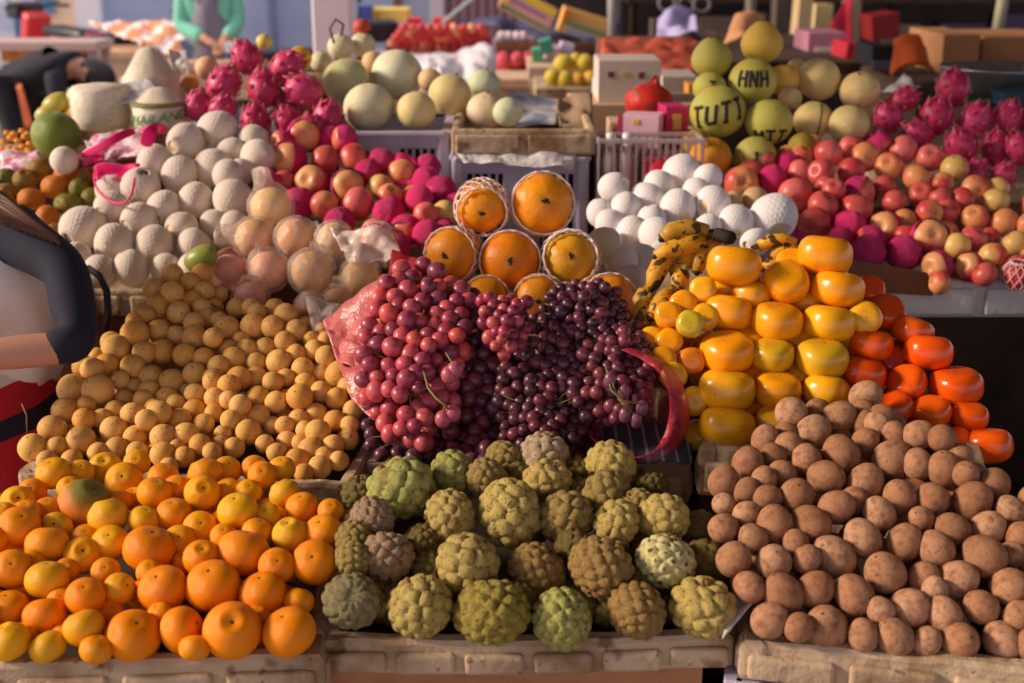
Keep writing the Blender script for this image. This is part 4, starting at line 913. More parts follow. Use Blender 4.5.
# ================================================================ trays, crates, boxes and the table that carries them
def frame_matrix(a, b, Z):
    """local x along the front edge a->b, y away from the camera, origin at the front left corner"""
    d = (b - a); d.z = 0; L = d.length; d.normalize(); n = Vector((-d.y, d.x, 0))
    return Matrix((( d.x, n.x, 0, a.x), (d.y, n.y, 0, a.y), (0, 0, 1, Z), (0, 0, 0, 1))), L
def foam_tray(ul, vl, ur, vr, Z, depth, h, label, m='styro', wall=.022, bow=0.0, lumps=6, group='styrofoam fruit trays', seed=1, floor_shade=True):
    r_ = random.Random(seed); a, b = atz(ul, vl, Z), atz(ur, vr, Z); MT, L = frame_matrix(a, b, Z)
    bm = BM(); n = 14
    def wallrun(p0, p1, out, k):
        # a worn wall: boxes sharing one rounded section, swept between corners
        d = (p1 - p0); sec = [(-.5, -h), (.5, -h), (.56, -h * .55), (.5, -h * .2), (.5, -.006), (.32, 0), (-.3, 0), (-.5, -.006)]
        rows = []
        for i in range(k + 1):
            c = p0 + d * (i / k); w = wall * (1 + r_.uniform(-.05, .05)); dz = r_.uniform(-.0018, .0018)
            bw = bow * math.sin(math.pi * i / k)
            rows.append([bm.verts.new(c + out * (s * w - bw) * 1.0 + Vector((0, 0, z + (dz if z > -h * .5 else 0)))) for s, z in sec])
        for r0, r1 in zip(rows, rows[1:]):
            for j in range(len(sec)): bm.faces.new((r0[j], r0[(j + 1) % len(sec)], r1[(j + 1) % len(sec)], r1[j]))
        bm.faces.new(rows[0]); bm.faces.new(list(reversed(rows[-1])))
    w2 = wall / 2; V = Vector
    wallrun(V((w2, w2, 0)), V((L - w2, w2, 0)), V((0, -1, 0)), n); wallrun(V((w2, depth - w2, 0)), V((L - w2, depth - w2, 0)), V((0, 1, 0)), n)
    wallrun(V((w2, 0, 0)), V((w2, depth, 0)), V((-1, 0, 0)), 8); wallrun(V((L - w2, 0, 0)), V((L - w2, depth, 0)), V((1, 0, 0)), 8)
    rbox(bm, V((L / 2, depth / 2, -h + .008)), (L - wall, depth - wall, .016), .002, 1)
    for c in ((w2, w2), (L - w2, w2), (w2, depth - w2), (L - w2, depth - w2)): rbox(bm, V((c[0], c[1], -h * .52)), (wall * 1.25, wall * 1.25, h * .96), .008, 3)
    # moulded blocks below the rim on the front and sides
    for i in range(lumps):
        x = L * (i + .5) / lumps; bx = -bow * math.sin(math.pi * x / L)
        rbox(bm, V((x, -.004 + bx * -1.0, -h * .62)), (L / lumps * .86, .014, h * .62), .006, 3)
    for i in range(3):
        y = depth * (i + .5) / 3
        for x in (-.002, L + .002): rbox(bm, V((x, y, -h * .62)), (.012, depth / 3 * .84, h * .6), .005, 2)
    o = link('foam_tray', fin(bm, 'foam_tray', M[m], True)); o.matrix_basis = MT
    o.data.polygons.foreach_set('use_smooth', [False] * len(o.data.polygons))
    if floor_shade:
        bm = BM(); rbox(bm, V((L / 2, depth / 2, -h + .0175)), (L - wall * 1.3, depth - wall * 1.3, .003), 0); link('floor_shade', fin(bm, 'floor_shade', plain('floor_shade_tone', (62, 48, 38), .9)), parent=o)  # dark sheet on the tray floor, stands in for shade between the fruits
    return tag(o, label, 'tray', group), MT, L
def open_box(name, MT, L, D, z1, z0, m, label, cat='box', flaps=(), wall=.005, group=None):
    bm = BM(); V = Vector; h = z1 - z0
    for c, s in (((L / 2, wall / 2), (L, wall)), ((L / 2, D - wall / 2), (L, wall))): rbox(bm, V((c[0], c[1], z0 + h / 2)), (s[0], s[1], h), .001, 1)
    for x in (wall / 2, L - wall / 2): rbox(bm, V((x, D / 2, z0 + h / 2)), (wall, D - 2 * wall, h), .001, 1)
    rbox(bm, V((L / 2, D / 2, z0 + wall / 2)), (L - 2 * wall, D - 2 * wall, wall), 0)
    o = link(name, fin(bm, name, m)); o.matrix_basis = MT
    tag(o, label, cat, group)
    for (side, ang, ln) in flaps:
        bm = BM(); rbox(bm, V((L / 2, 0, 0)), (L * .98, ln, .004), .001, 1, None)
        f = link('flap', fin(bm, 'flap', m), parent=o)
        yy = 0 if side == 'front' else D
        f.matrix_basis = Matrix.Translation((0, yy, z1)) @ Matrix.Rotation(ang, 4, 'X') @ Matrix.Translation((0, -ln / 2 if side == 'front' else ln / 2, 0))
    return o
def slot_crate(MT, L, D, z1, z0, label, m='lilac', seed=0, group='lilac plastic crates', solid=(.3, .62)):
    bm = BM(); V = Vector; h = z1 - z0; t = .012
    def panel(p, q, out):
        d = (q - p); W_ = d.length; d.normalize(); rot = Matrix((d, Vector((-d.y, d.x, 0)), (0, 0, 1))).transposed()
        for zc, zh in ((z1 - .022, .044), (z0 + .018, .036)): rbox(bm, (p + q) / 2 + V((0, 0, zc)), (W_, t, zh), .003, 1, rot)
        rbox(bm, (p + q) / 2 + out * .007 + V((0, 0, z1 - .006)), (W_ + .014, t + .014, .012), .003, 1, rot)
        nb = int(W_ / .018)
        for i in range(nb + 1):
            f = i / nb
            if solid[0] < f < solid[1]: continue
            rbox(bm, p + d * (W_ * f) + V((0, 0, (z0 + z1) / 2)), (.0065, t * .8, h - .05), 0, 1, rot)
        c = (solid[0] + solid[1]) / 2; rbox(bm, p + d * (W_ * c) + V((0, 0, (z0 + z1) / 2)), (W_ * (solid[1] - solid[0]), t * .9, h - .05), .002, 1, rot)
        rbox(bm, (p + q) / 2 + V((0, 0, z0 + h * .45)), (W_, t * .5, .01), 0, 1, rot)
    A, B, C_, E_ = V((0, 0, 0)), V((L, 0, 0)), V((L, D, 0)), V((0, D, 0))
    panel(A, B, V((0, -1, 0))); panel(E_, C_, V((0, 1, 0))); panel(A, E_, V((-1, 0, 0))); panel(B, C_, V((1, 0, 0)))
    for c in (A, B, C_, E_): rbox(bm, c + V((0, 0, (z0 + z1) / 2)), (.03, .03, h - .004), .008, 2)
    rbox(bm, V((L / 2, D / 2, z0 + .005)), (L, D, .01), .001, 1)
    o = link('plastic_crate', fin(bm, 'plastic_crate', M[m])); o.matrix_basis = MT
    bm = BM(); rbox(bm, V((L / 2, D / 2, z0 + h * .42)), (L - .03, D - .03, h * .8), .002, 1); link('slot_shade', fin(bm, 'slot_shade', plain('slot_shade_tone', (44, 34, 34), .9)), parent=o)  # dark block added inside so the slots look shaded
    return tag(o, label, 'crate', group)
def at_xy(x, y): return Matrix.Translation((x, y, 0))
TZ = .47      # top of the long market table
def zbox(MT): # same corner, height origin on the floor
    R_ = MT.copy(); R_[2][3] = 0; return R_

tr1, M1, L1 = foam_tray(-98, 668, 322, 655, .805, .455, .06, 'worn foam tray of mandarins at the lower left', seed=2, lumps=4)
tr2, M2, L2 = foam_tray(322, 640, 733, 634, .80, .44, .046, 'dirty foam tray holding the custard apples, front middle', bow=-.012, seed=3, wall=.026, lumps=6)
tr3, M3, L3 = foam_tray(742, 640, 1168, 684, .805, .43, .055, 'stained foam tray under the sapodillas, tilted to the right', seed=4, wall=.03, lumps=4)
tr4, M4, L4 = foam_tray(18, 470, 350, 486, .865, .40, .07, 'foam tray under the langsats, corner showing at the far left', seed=5, lumps=4)
tr5, M5, L5 = foam_tray(366, 460, 690, 462, .865, .36, .07, 'foam tray under the grapes, behind the custard apples', seed=6, lumps=3)
tr6, M6, L6 = foam_tray(700, 444, 988, 470, .90, .36, .085, 'cream foam tray under the persimmon columns', seed=7, lumps=3, wall=.025)
for o in (tr6, tr5): pass
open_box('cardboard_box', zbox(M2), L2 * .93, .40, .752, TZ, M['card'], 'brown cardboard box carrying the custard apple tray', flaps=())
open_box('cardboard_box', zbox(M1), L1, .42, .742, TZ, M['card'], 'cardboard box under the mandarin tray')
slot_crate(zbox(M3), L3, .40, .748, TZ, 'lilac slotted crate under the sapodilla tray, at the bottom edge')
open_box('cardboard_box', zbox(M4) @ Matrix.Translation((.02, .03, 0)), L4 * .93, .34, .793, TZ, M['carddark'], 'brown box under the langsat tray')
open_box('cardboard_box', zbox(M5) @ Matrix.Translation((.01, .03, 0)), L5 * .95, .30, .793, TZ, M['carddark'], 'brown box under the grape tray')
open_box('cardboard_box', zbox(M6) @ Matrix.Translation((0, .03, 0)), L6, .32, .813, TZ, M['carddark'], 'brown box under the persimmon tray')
# yellow and white packing straps hanging beside the custard apple tray
for k, (u0, u1, c, lb) in enumerate(((325, 333, (226, 222, 214), 'white plastic strip hanging left of the cardboard box'), (334, 344, (226, 196, 30), 'yellow plastic strip hanging left of the cardboard box'))):
    bm = BM(); a = at(u0, 668, 1.655); b = at(u1, 668, 1.655)
    rbox(bm, (a + b) / 2 + Vector((-.004, 0, -.12)), ((b - a).length, .003, .26), .001, 1)
    tag(link('packing_strip', fin(bm, 'packing_strip', plain('strip%d' % k, c, .4))), lb, 'strip')
# paper corner beside the custard apples and the striped sheet under the grape bag
def sheet(name, uvts, nx, m, label, cat, amp=.006, th=.0015, group=None, seed=0, kind=None, extra=None, fr=None):
    """a crumpled sheet spanned between four corners (pixel column, row, distance)"""
    from mathutils import noise as nz
    c = [at(*p) for p in uvts]; V = []; fs = []
    for j in range(nx + 1):
        for i in range(nx + 1):
            s, t = i / nx, j / nx; p = c[0] * (1 - s) * (1 - t) + c[1] * s * (1 - t) + c[2] * s * t + c[3] * (1 - s) * t
            q = p * (fr or (4.5 if amp > .035 else 14)) + Vector((seed, 0, 0)); d = abs(nz.noise(q)) * 2 + .6 * abs(nz.noise(q * 2.3)) - .6
            p = p + (-FW * .6 + UP * .5) * d * amp
            if extra: p = p + extra(s, t)
            V.append(p)
    for j in range(nx):
        for i in range(nx):
            k = j * (nx + 1) + i; fs.append((k, k + 1, k + nx + 2, k + nx + 1))
    o = link(name, mesh(name, V, fs, m)); md = o.modifiers.new('s', 'SOLIDIFY'); md.thickness = th; md.offset = -1
    return tag(o, label, cat, group, kind)
def on_floor(p, z): q = p.copy(); q.z = z; return q
sheet('paper_corner', [(735, 596, 1.66), (742, 570, 1.72), (756, 600, 1.64), (722, 640, 1.60)], 10, M['bagwhite'], 'white paper corner sticking out right of the custard apples', 'paper', amp=.004)
M['stripecloth'] = mat('navy_striped_sheet', rgb(70, 74, 98), rough=.7, stripes=(14, rgb(150, 150, 166), 'X', .86, .96))
sheet('striped_sheet', [(600, 420, 2.12), (690, 425, 2.10), (692, 463, 1.995), (600, 463, 1.995)], 16, M['stripecloth'], 'dark blue striped sheet under the red bag, above the foam tray', 'sheet', amp=.010)
# red bag round the right grapes: an open mouth with a rolled edge
def bag_mouth():
    from mathutils import noise as nz
    rings = [(622, 404, 46, 54, 1.975), (626, 404, 49, 57, 1.97), (634, 406, 54, 58, 2.0), (636, 408, 54, 55, 2.06), (626, 408, 44, 46, 2.14), (618, 408, 20, 24, 2.18)]
    V = []; fs = []; n = 56
    for j, (u, v, a, b, t) in enumerate(rings):
        for i in range(n):
            w = 2 * math.pi * i / n; p = at(u + a * math.cos(w) + 8 * math.sin(w), v + b * math.sin(w), t + .13 * max(0, math.cos(w + 2.36))); q = p * 20
            V.append(p + (RT * .4 - FW + UP * .3) * (nz.noise(q) * .014 + abs(nz.noise(q * 2.4)) * .010))
    for j in range(len(rings) - 1):
        for i in range(n): k = j * n; fs.append((k + i, k + (i + 1) % n, k + n + (i + 1) % n, k + n + i))
    o = link('red_bag', mesh('red_bag', V, fs, M['bagred'])); md = o.modifiers.new('s', 'SOLIDIFY'); md.thickness = .001
    md2 = o.modifiers.new('ss', 'SUBSURF'); md2.levels = md2.render_levels = 1
    tag(o, 'see-through red plastic bag open around the right end of the grapes', 'bag')
bag_mouth()
sheet('rose_bag', [(322, 318, 2.22), (380, 282, 2.19), (384, 380, 2.06), (338, 362, 2.12)], 22, M['bagrose'], 'rose coloured plastic bag crumpled between langsats and red grapes', 'bag', amp=.026, seed=4)
sheet('rose_bag_fold', [(326, 330, 2.19), (366, 350, 2.12), (372, 420, 2.05), (352, 400, 2.08)], 14, M['bagrose'], 'lower fold of rose plastic hanging beside the grapes', 'bag', amp=.016, seed=9)
sheet('red_wrapper', [(392, 248, 2.34), (424, 262, 2.30), (420, 300, 2.24), (385, 296, 2.26)], 12, plain('red_wrap', (206, 40, 44), .4), 'red wrapping paper showing above the red grape peak', 'wrapper', amp=.012)
sheet('loose_film', [(330, 228, 2.50), (392, 232, 2.48), (404, 258, 2.42), (350, 262, 2.42)], 22, M['film'], 'loose clear film draped behind the bagged pears', 'film', amp=.034, seed=6)
sheet('clear_film', [(305, 296, 2.33), (372, 306, 2.31), (362, 326, 2.26), (312, 330, 2.24)], 14, M['film'], 'clear film bunched between bagged pears and rose bag', 'film', amp=.024, seed=7)
sheet('pink_net_bag', [(352, 150, 3.02), (412, 158, 2.98), (462, 215, 2.86), (440, 240, 2.80)], 22, M['pinknet'] if 'pinknet' in M else plain('pinknet', (214, 38, 108), .6), 'magenta net bag spread over the right side of the left apple heap', 'net bag', amp=.028, seed=2)

# third tier supports
def tier(x0, x1, y0, y1, z1, h, name, label, mt='styro', under='card', z0=TZ, ulabel=None, wallm=None):
    """a foam tray on a box"""
    a, b = Vector((x0, y0, z1)), Vector((x1, y0, z1))
    bm = BM(); L = x1 - x0; D = y1 - y0; w = .02
    for c, s in (((L / 2, w / 2), (L, w)), ((L / 2, D - w / 2), (L, w))): rbox(bm, Vector((c[0], c[1], -h / 2)), (s[0], s[1], h), .006, 2)
    for x in (w / 2, L - w / 2): rbox(bm, Vector((x, D / 2, -h / 2)), (w, D - 2 * w, h), .006, 2)
    rbox(bm, Vector((L / 2, D / 2, -h + .01)), (L - w, D - w, .018), .002, 1)
    n = max(2, int(L / .16))
    for i in range(n): rbox(bm, Vector((L * (i + .5) / n, -.004, -h * .56)), (L / n * .88, .012, h * .7), .005, 2)
    o = link(name, fin(bm, name, M[mt])); o.location = a
    tag(o, label, 'tray', 'styrofoam fruit trays')
    if under is None: return o
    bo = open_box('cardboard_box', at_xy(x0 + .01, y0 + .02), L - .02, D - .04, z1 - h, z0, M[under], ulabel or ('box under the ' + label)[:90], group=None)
    return o
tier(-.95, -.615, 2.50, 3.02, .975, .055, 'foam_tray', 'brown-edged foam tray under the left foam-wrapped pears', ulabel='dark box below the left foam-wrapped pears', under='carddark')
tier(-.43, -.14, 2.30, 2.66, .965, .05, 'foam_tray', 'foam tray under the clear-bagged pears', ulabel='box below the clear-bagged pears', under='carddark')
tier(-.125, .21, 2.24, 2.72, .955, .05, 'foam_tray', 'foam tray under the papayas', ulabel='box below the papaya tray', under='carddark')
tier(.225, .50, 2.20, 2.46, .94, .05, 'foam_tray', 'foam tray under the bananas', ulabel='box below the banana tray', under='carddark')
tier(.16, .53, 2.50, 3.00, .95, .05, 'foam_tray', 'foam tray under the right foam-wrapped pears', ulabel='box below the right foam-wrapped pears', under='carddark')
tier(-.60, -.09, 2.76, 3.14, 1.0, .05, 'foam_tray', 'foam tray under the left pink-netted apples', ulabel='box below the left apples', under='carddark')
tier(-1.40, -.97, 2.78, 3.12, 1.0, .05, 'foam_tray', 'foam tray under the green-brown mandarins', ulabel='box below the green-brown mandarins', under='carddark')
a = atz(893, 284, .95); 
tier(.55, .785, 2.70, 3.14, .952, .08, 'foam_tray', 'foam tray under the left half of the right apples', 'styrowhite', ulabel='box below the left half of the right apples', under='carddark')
tier(.80, 1.42, 2.66, 3.14, .955, .085, 'foam_tray', 'white ribbed foam tray under the right apples, at the right edge', 'styrowhite', ulabel='box below the white ribbed tray, shade put into its colour', under='wood')  # box takes the dark wood tone in place of shade
bm = BM(); aa = atz(845, 262, .99); bb = atz(948, 296, .955); aa.y = 2.655; bb.y = 2.64
A0, A1 = aty(850, 258, 2.65), aty(950, 292, 2.63); B0, B1 = aty(852, 290, 2.65), aty(942, 322, 2.63)
A0, A1, B0, B1 = aty(848, 259, 2.645), aty(944, 276, 2.645), aty(850, 291, 2.645), aty(932, 296, 2.645)
q = [A0, A1, B1, B0]; f_ = [bm.verts.new(p) for p in q]; g_ = [bm.verts.new(p + Vector((0, .006, 0))) for p in q]
bm.faces.new(f_); bm.faces.new(list(reversed(g_)))
for i in range(4): bm.faces.new((f_[i], f_[(i + 1) % 4], g_[(i + 1) % 4], g_[i]))
tag(link('cardboard_flap', fin(bm, 'cardboard_flap', M['carddark'])), 'brown cardboard flap standing in front of the pink-wrapped apples', 'cardboard')
# fourth tier: platforms for dragon fruit, coconuts, melons, pomelos
tier(-.90, -.515, 3.16, 3.60, 1.13, .05, 'foam_tray', 'foam tray under the left dragon fruits', ulabel='tall box below the left dragon fruits', under='carddark')
tier(-1.14, -.92, 3.16, 3.60, 1.18, .05, 'foam_tray', 'foam tray under the bagged coconuts and green pomelo', ulabel='tall box below the bagged coconuts', under='carddark')
slot_crate(at_xy(-.505, 3.18), .335, .34, 1.20, .93, 'lilac slotted crate under the honeydew melons', solid=(.22, .66))
open_box('cardboard_box', at_xy(-.50, 3.18), .32, .34, .93, TZ, M['carddark'], 'brown box below the lilac melon crate')
tier(-.145, .20, 3.05, 3.42, 1.222, .062, 'foam_tray', 'scalloped foam tray under the peach-tinted melon', 'styro', under=None)
slot_crate(at_xy(-.13, 3.06), .30, .34, 1.158, .90, 'lilac slotted crate below the scalloped foam tray', solid=(.36, .66))
open_box('cardboard_box', at_xy(-.13, 3.07), .30, .33, .90, TZ, M['carddark'], 'brown box below the lower lilac crate')
sheet('film_cover', [(454, 151, 3.06), (578, 150, 3.06), (572, 168, 3.02), (464, 162, 3.02)], 20, M['bagwhite'], 'crumpled white film hanging over the lower lilac crate', 'film', amp=.018, seed=11)
open_box('cardboard_box', at_xy(-.20, 2.98), .055, .2, .99, TZ, M['cardpale'], 'pale cardboard edge between the crates, behind the apples')
tier(.42, .985, 3.12, 3.62, 1.07, .05, 'foam_tray', 'foam tray under the pomelos and cream melons', ulabel='tall box below the pomelos', under='carddark')
tier(.995, 1.55, 3.16, 3.62, 1.07, .05, 'foam_tray', 'foam tray under the right dragon fruits', ulabel='tall box below the right dragon fruits', under='carddark')
tier(-.60, -.36, 3.56, 3.95, 1.305, .04, 'foam_tray', 'foam tray under the stalked small melons', ulabel='box below the stalked small melons', under='carddark')
# the two tables
for (X0, X1, Y0, n_, lb) in ((.0, 1.3, 3.79, 5, 'dark wooden table behind the pomelos'), (-.80, 1.66, 1.40, 6, 'dark wooden table carrying the front trays'), (-1.66, 1.66, 2.50, 7, 'dark wooden table carrying the rear trays')):
    root = empty('market_table', ((X0 + X1) / 2, Y0, 0), lb, 'table'); Wd = X1 - X0; st = .182
    bm = BM()
    for i in range(n_): rbox(bm, Vector((0, st * i + .09, TZ - .02)), (Wd, st - .008, .038), .004, 1)
    link('table_top', fin(bm, 'table_top', M['wood']), parent=root)
    for x in (-Wd / 2 + .08, Wd / 2 - .08):
        for y in (.08, st * n_ - .08): bm = BM(); rbox(bm, Vector((x, y, (TZ - .04) / 2)), (.07, .07, TZ - .04), .005, 1); link('leg', fin(bm, 'leg', M['wood']), parent=root)
# ================================================================ clutter in the middle distance
def sbox(name, c, s, m, label, cat, rz=0, ry=0, rx=0, bev=.003, group=None, kids=()):
    bm = BM(); rbox(bm, Vector((0, 0, 0)), s, bev, 2); o = link(name, fin(bm, name, m)); o.location = c; o.rotation_euler = (rx, ry, rz)
    tag(o, label, cat, group)
    for (kn, kc, ks, km) in kids:
        bm = BM(); rbox(bm, Vector(kc), ks, min(ks) * .2, 1); link(kn, fin(bm, kn, km), parent=o)
    return o
def lathe(name, prof, m, label, cat, loc, n=24, rot=(0, 0, 0), group=None, tagit=True, parent=None):
    bm = BM(); rings = []
    for r, z in prof: rings.append([bm.verts.new((r * math.cos(2 * math.pi * k / n), r * math.sin(2 * math.pi * k / n), z)) for k in range(n)])
    for a, b in zip(rings, rings[1:]):
        for k in range(n): bm.faces.new((a[k], a[(k + 1) % n], b[(k + 1) % n], b[k]))
    bm.faces.new(rings[0]); bm.faces.new(rings[-1])
    o = link(name, fin(bm, name, m, True), parent=parent); o.location = loc; o.rotation_euler = rot
    return tag(o, label, cat, group) if tagit else o
# coconuts trimmed and bagged
M['coco'] = mat('trimmed_coconut', rgb(240, 226, 204), rough=.6, var=(6, rgb(222, 196, 160), .5, .8)); M['greenink'] = mat('green_print', rgb(52, 150, 96), rough=.5)
M['cocobag'] = mat('clear_coconut_bag', rgb(232, 232, 216), rough=.25, alphatex=(22, .4, .7, .06, .4), bump=(30, .4, .03))
def coconut(loc, r, h, cone, label, rot=(0, 0, 0), text=None, band=False):
    prof = [(r * .55, 0), (r * .86, h * .08), (r, h * .3), (r * 1.02, h), (r * .9, h * 1.08), (r * .35, h + cone), (.004, h + cone * 1.1)]
    o = lathe('bagged_coconut', prof, M['coco'], label, 'coconut', loc, 28, rot, 'trimmed coconuts in bags')
    lathe('clear_bag', [(a * 1.06 + .002 * (i % 2), z * 1.02 - .001) for i, (a, z) in enumerate(prof)], M['cocobag'], None, None, (0, 0, 0), 28, tagit=False, parent=o)
    if band: lathe('green_husk_band', [(r * 1.01, h * .98), (r * 1.075, h * 1.0), (r * 1.08, h * 1.1), (r * .92, h * 1.14)], plain('husk', (128, 126, 66)), None, None, (0, 0, 0), 28, tagit=False, parent=o)
    if text:
        cu = bpy.data.curves.new('t', 'FONT'); cu.body = text; cu.size = .034; cu.shear = .3; cu.align_x = 'CENTER'; cu.extrude = .0006
        to = bpy.data.objects.new('t', cu); COL.objects.link(to); dg = bpy.context.evaluated_depsgraph_get(); me = bpy.data.meshes.new_from_object(to.evaluated_get(dg)); bpy.data.objects.remove(to)
        for v in me.vertices:
            a = v.co.x / r; rr = r * 1.085 + v.co.z; z = v.co.y + h * .45 + v.co.x * .12; v.co = (rr * math.sin(a), -rr * math.cos(a), z)
        me.materials.clear(); me.materials.append(M['greenink']); link('green_lettering', me, parent=o)
        bm = BM(); tube(bm, [(r * 1.09 * math.sin(a), -r * 1.09 * math.cos(a), h * .25 + .004 * math.sin(a * 9)) for a in np.linspace(-.7, .8, 14)], .0022, 5); link('green_scroll', fin(bm, 'green_scroll', M['greenink']), parent=o)
    return o
c1 = at(103, 124, 3.30); c2 = at(161, 121, 3.26); c3 = at(152, 92, 3.46)
coconut((c1.x, c1.y, 1.182), .074, .105, .014, 'bagged white coconut with flat sides, left of the lettered one')
coconut((c2.x, c2.y, 1.182), .068, .070, .040, 'bagged coconut with green lettering on its side', text='THAILAND', band=True)
coconut((c3.x, c3.y, 1.182), .074, .115, .075, 'cone-topped coconut standing highest behind the other two', rot=(0, 0, .3))
sheet('twisted_bag', [(100, 84, 3.3), (150, 78, 3.32), (168, 100, 3.22), (118, 102, 3.22)], 18, M['bagwhite'], 'white plastic bag twisted over the coconuts', 'bag', amp=.04, seed=21)
sheet('upright_bag', [(168, 52, 3.6), (186, 48, 3.6), (192, 88, 3.5), (176, 88, 3.5)], 14, M['bagwhite'], 'clear plastic bag corner standing up beside the cone-topped coconut', 'bag', amp=.03, seed=22)
# pink gift bag with straps
M['pinkbag'] = mat('pink_gift_bag', rgb(222, 30, 104), rough=.35); M['pinkprint'] = mat('pink_printed_plastic', rgb(232, 204, 212), rough=.35, spots=[(50, .5, .58, rgb(206, 84, 130), .8)])
root = empty('gift_bag', at(125, 165, 2.98), 'shiny magenta and floral gift bag lying open behind the left foam-wrapped pears', 'bag')
def part_sheet(name, uv, n, m, amp, seed):
    o = sheet(name, uv, n, m, None, None, amp=amp, seed=seed); o.parent = root; o.matrix_parent_inverse = Matrix.Translation(root.location).inverted()
part_sheet('floral_panel', [(84, 140, 3.10), (150, 124, 3.12), (158, 160, 2.95), (92, 158, 3.02)], 16, M['pinkprint'], .03, 31)
part_sheet('magenta_panel', [(96, 164, 2.94), (140, 164, 2.90), (136, 182, 2.86), (94, 178, 2.88)], 12, M['pinkbag'], .014, 32)
part_sheet('side_panel', [(78, 158, 3.0), (104, 144, 3.02), (104, 160, 2.96), (84, 166, 2.96)], 10, M['pinkbag'], .012, 33)
def ribbon(pts, w, name, m):
    V = []; fs = []
    for i, (u, v, t) in enumerate(pts):
        p = at(u, v, t); q = at(*pts[min(i + 1, len(pts) - 1)]) - at(*pts[max(i - 1, 0)]); s = q.normalized().cross(FW).normalized() * w / 2
        V += [p - s - root.location, p + s - root.location]
    for i in range(len(pts) - 1): fs.append((2 * i, 2 * i + 1, 2 * i + 3, 2 * i + 2))
    o = link(name, mesh(name, V, fs, m), parent=root); md = o.modifiers.new('s', 'SOLIDIFY'); md.thickness = .0025; md = o.modifiers.new('ss', 'SUBSURF'); md.levels = md.render_levels = 2
ribbon([(80, 156, 2.98), (95, 150, 2.96), (110, 142, 2.95), (124, 134, 2.96), (136, 131, 3.0)], .022, 'strap', M['pinkbag'])
ribbon([(146, 148, 2.90), (148, 136, 2.90), (153, 128, 2.92), (161, 126, 2.95), (162, 134, 2.97)], .036, 'strap', M['pinkbag'])
ribbon([(96, 168, 2.90), (93, 178, 2.86), (98, 192, 2.82), (110, 202, 2.78), (122, 205, 2.74), (130, 200, 2.73), (134, 188, 2.73), (135, 176, 2.76)], .006, 'cord', M['pinkbag'])
# tan bagged items behind the dragon fruits
for (u, v, r, c, lb) in ((207, 68, 12, rgb(240, 190, 150), 'peach-coloured wrapped fruit behind the left dragon fruits'), (190, 84, 9, rgb(236, 160, 70), 'orange wrapped fruit left of the dragon fruits'), (264, 42, 8, rgb(236, 210, 110), 'small yellow fruit behind the top dragon fruits'), (300, 58, 12, rgb(232, 168, 40), 'orange fruit half hidden behind the top right dragon fruit')):
    put(dict(name='wrapped_fruit', mesh=core), at(u, v, 3.52), UP, 0, r * 3.52 / FX, c, lb, 'fruit')
sbox('wrapped_packet', at(176, 96, 3.52) - Vector((0, 0, .06)), (.06, .05, .17), M['bagwhite'], 'white packet between the coconuts and dragon fruits', 'packet')
# goods between the two melon rows
sheet('blue_paper', [(508, 96, 3.5), (560, 98, 3.45), (556, 128, 3.25), (516, 132, 3.2)], 18, mat('printed_paper', rgb(128, 138, 166), rough=.6, var=(14, rgb(214, 210, 214), .4, .6)), 'crumpled blue and white printed paper behind the foam tray', 'paper', amp=.04, seed=41)
sheet('tan_paper', [(555, 100, 3.45), (592, 98, 3.45), (594, 132, 3.2), (560, 130, 3.2)], 12, plain('tanpaper', (168, 140, 112), .8), 'brown wrapping paper right of the blue paper', 'paper', amp=.03, seed=42)
bz = 1.125
sbox('cardboard_box', (.235, 3.63, (TZ + 1.10) / 2), (.20, .3, 1.10 - TZ), M['carddark'], 'brown box below the blue paper', 'box')
sbox('cardboard_box', (.335, 3.32, (TZ + 1.145) / 2), (.26, .30, 1.145 - TZ), M['carddark'], 'brown box behind the plastic basket', 'box')
# stack: pale cardboard carton, white printed carton, red net bag, pink carton, basket
c = at(633, 108, 3.75)
sbox('cardboard_box', (c.x + .02, 3.95, (TZ + 1.19) / 2), (.40, .3, 1.19 - TZ), M['cardpale'], 'pale brown carton below the white printed carton', 'box')
mk = plain('maroon', (120, 66, 70)); yl = plain('yellowspot', (226, 180, 80))
w1 = at(629, 84, 3.85)
sbox('printed_carton', (w1.x - .005, 3.95, 1.19 + .062), (.185, .22, .124), plain('whitecard', (222, 208, 196), .7), 'white carton with two maroon dots and a yellow one, left of the red net bag', 'box',
     kids=[('printed_dot', (-.055, -.111, .02), (.018, .003, .018), mk), ('printed_dot', (.035, -.111, .018), (.018, .003, .018), mk), ('printed_star', (-.012, -.111, .022), (.02, .003, .012), yl)], rx=0)
M['rednet'] = mat('red_net', rgb(228, 40, 34), rough=.5, var=(3, rgb(150, 70, 46), .45, .6), alpha=.9)
bag = m_crinkle(12, .5, 1.05, mt=M['rednet']); p = at(650, 99, 3.5)
sbox('cardboard_box', (p.x, 3.52, (TZ + 1.175) / 2), (.22, .26, 1.175 - TZ), M['cardpale'], 'tan carton below the red net bag', 'box')
o = put(dict(name='red_net_bag', mesh=bag), Vector((p.x - .005, 3.50, 1.175 + .05)), UP + RT * .25, .6, (.062, .062, .05), (1, 1, 1, 1), 'bright red net bag of onions with a tied top', 'bag')
lt = mat('pink_carton', rgb(238, 190, 206), rough=.5); mg = mat('magenta_carton', rgb(204, 30, 96), rough=.5)
p = at(644, 128, 3.28)
sbox('pink_carton', (p.x - .005, 3.28, 1.145 + .043), (.098, .09, .084), lt, 'pale pink carton with a magenta stripe, below the red net bag', 'box', rz=-.25, kids=[('stripe', (.0535, 0, -.02), (.002, .085, .014), mg), ('printed_star', (-.01, -.046, .026), (.016, .003, .012), yl), ('edge_band', (-.052, -.0455, 0), (.01, .002, .09), mg)])
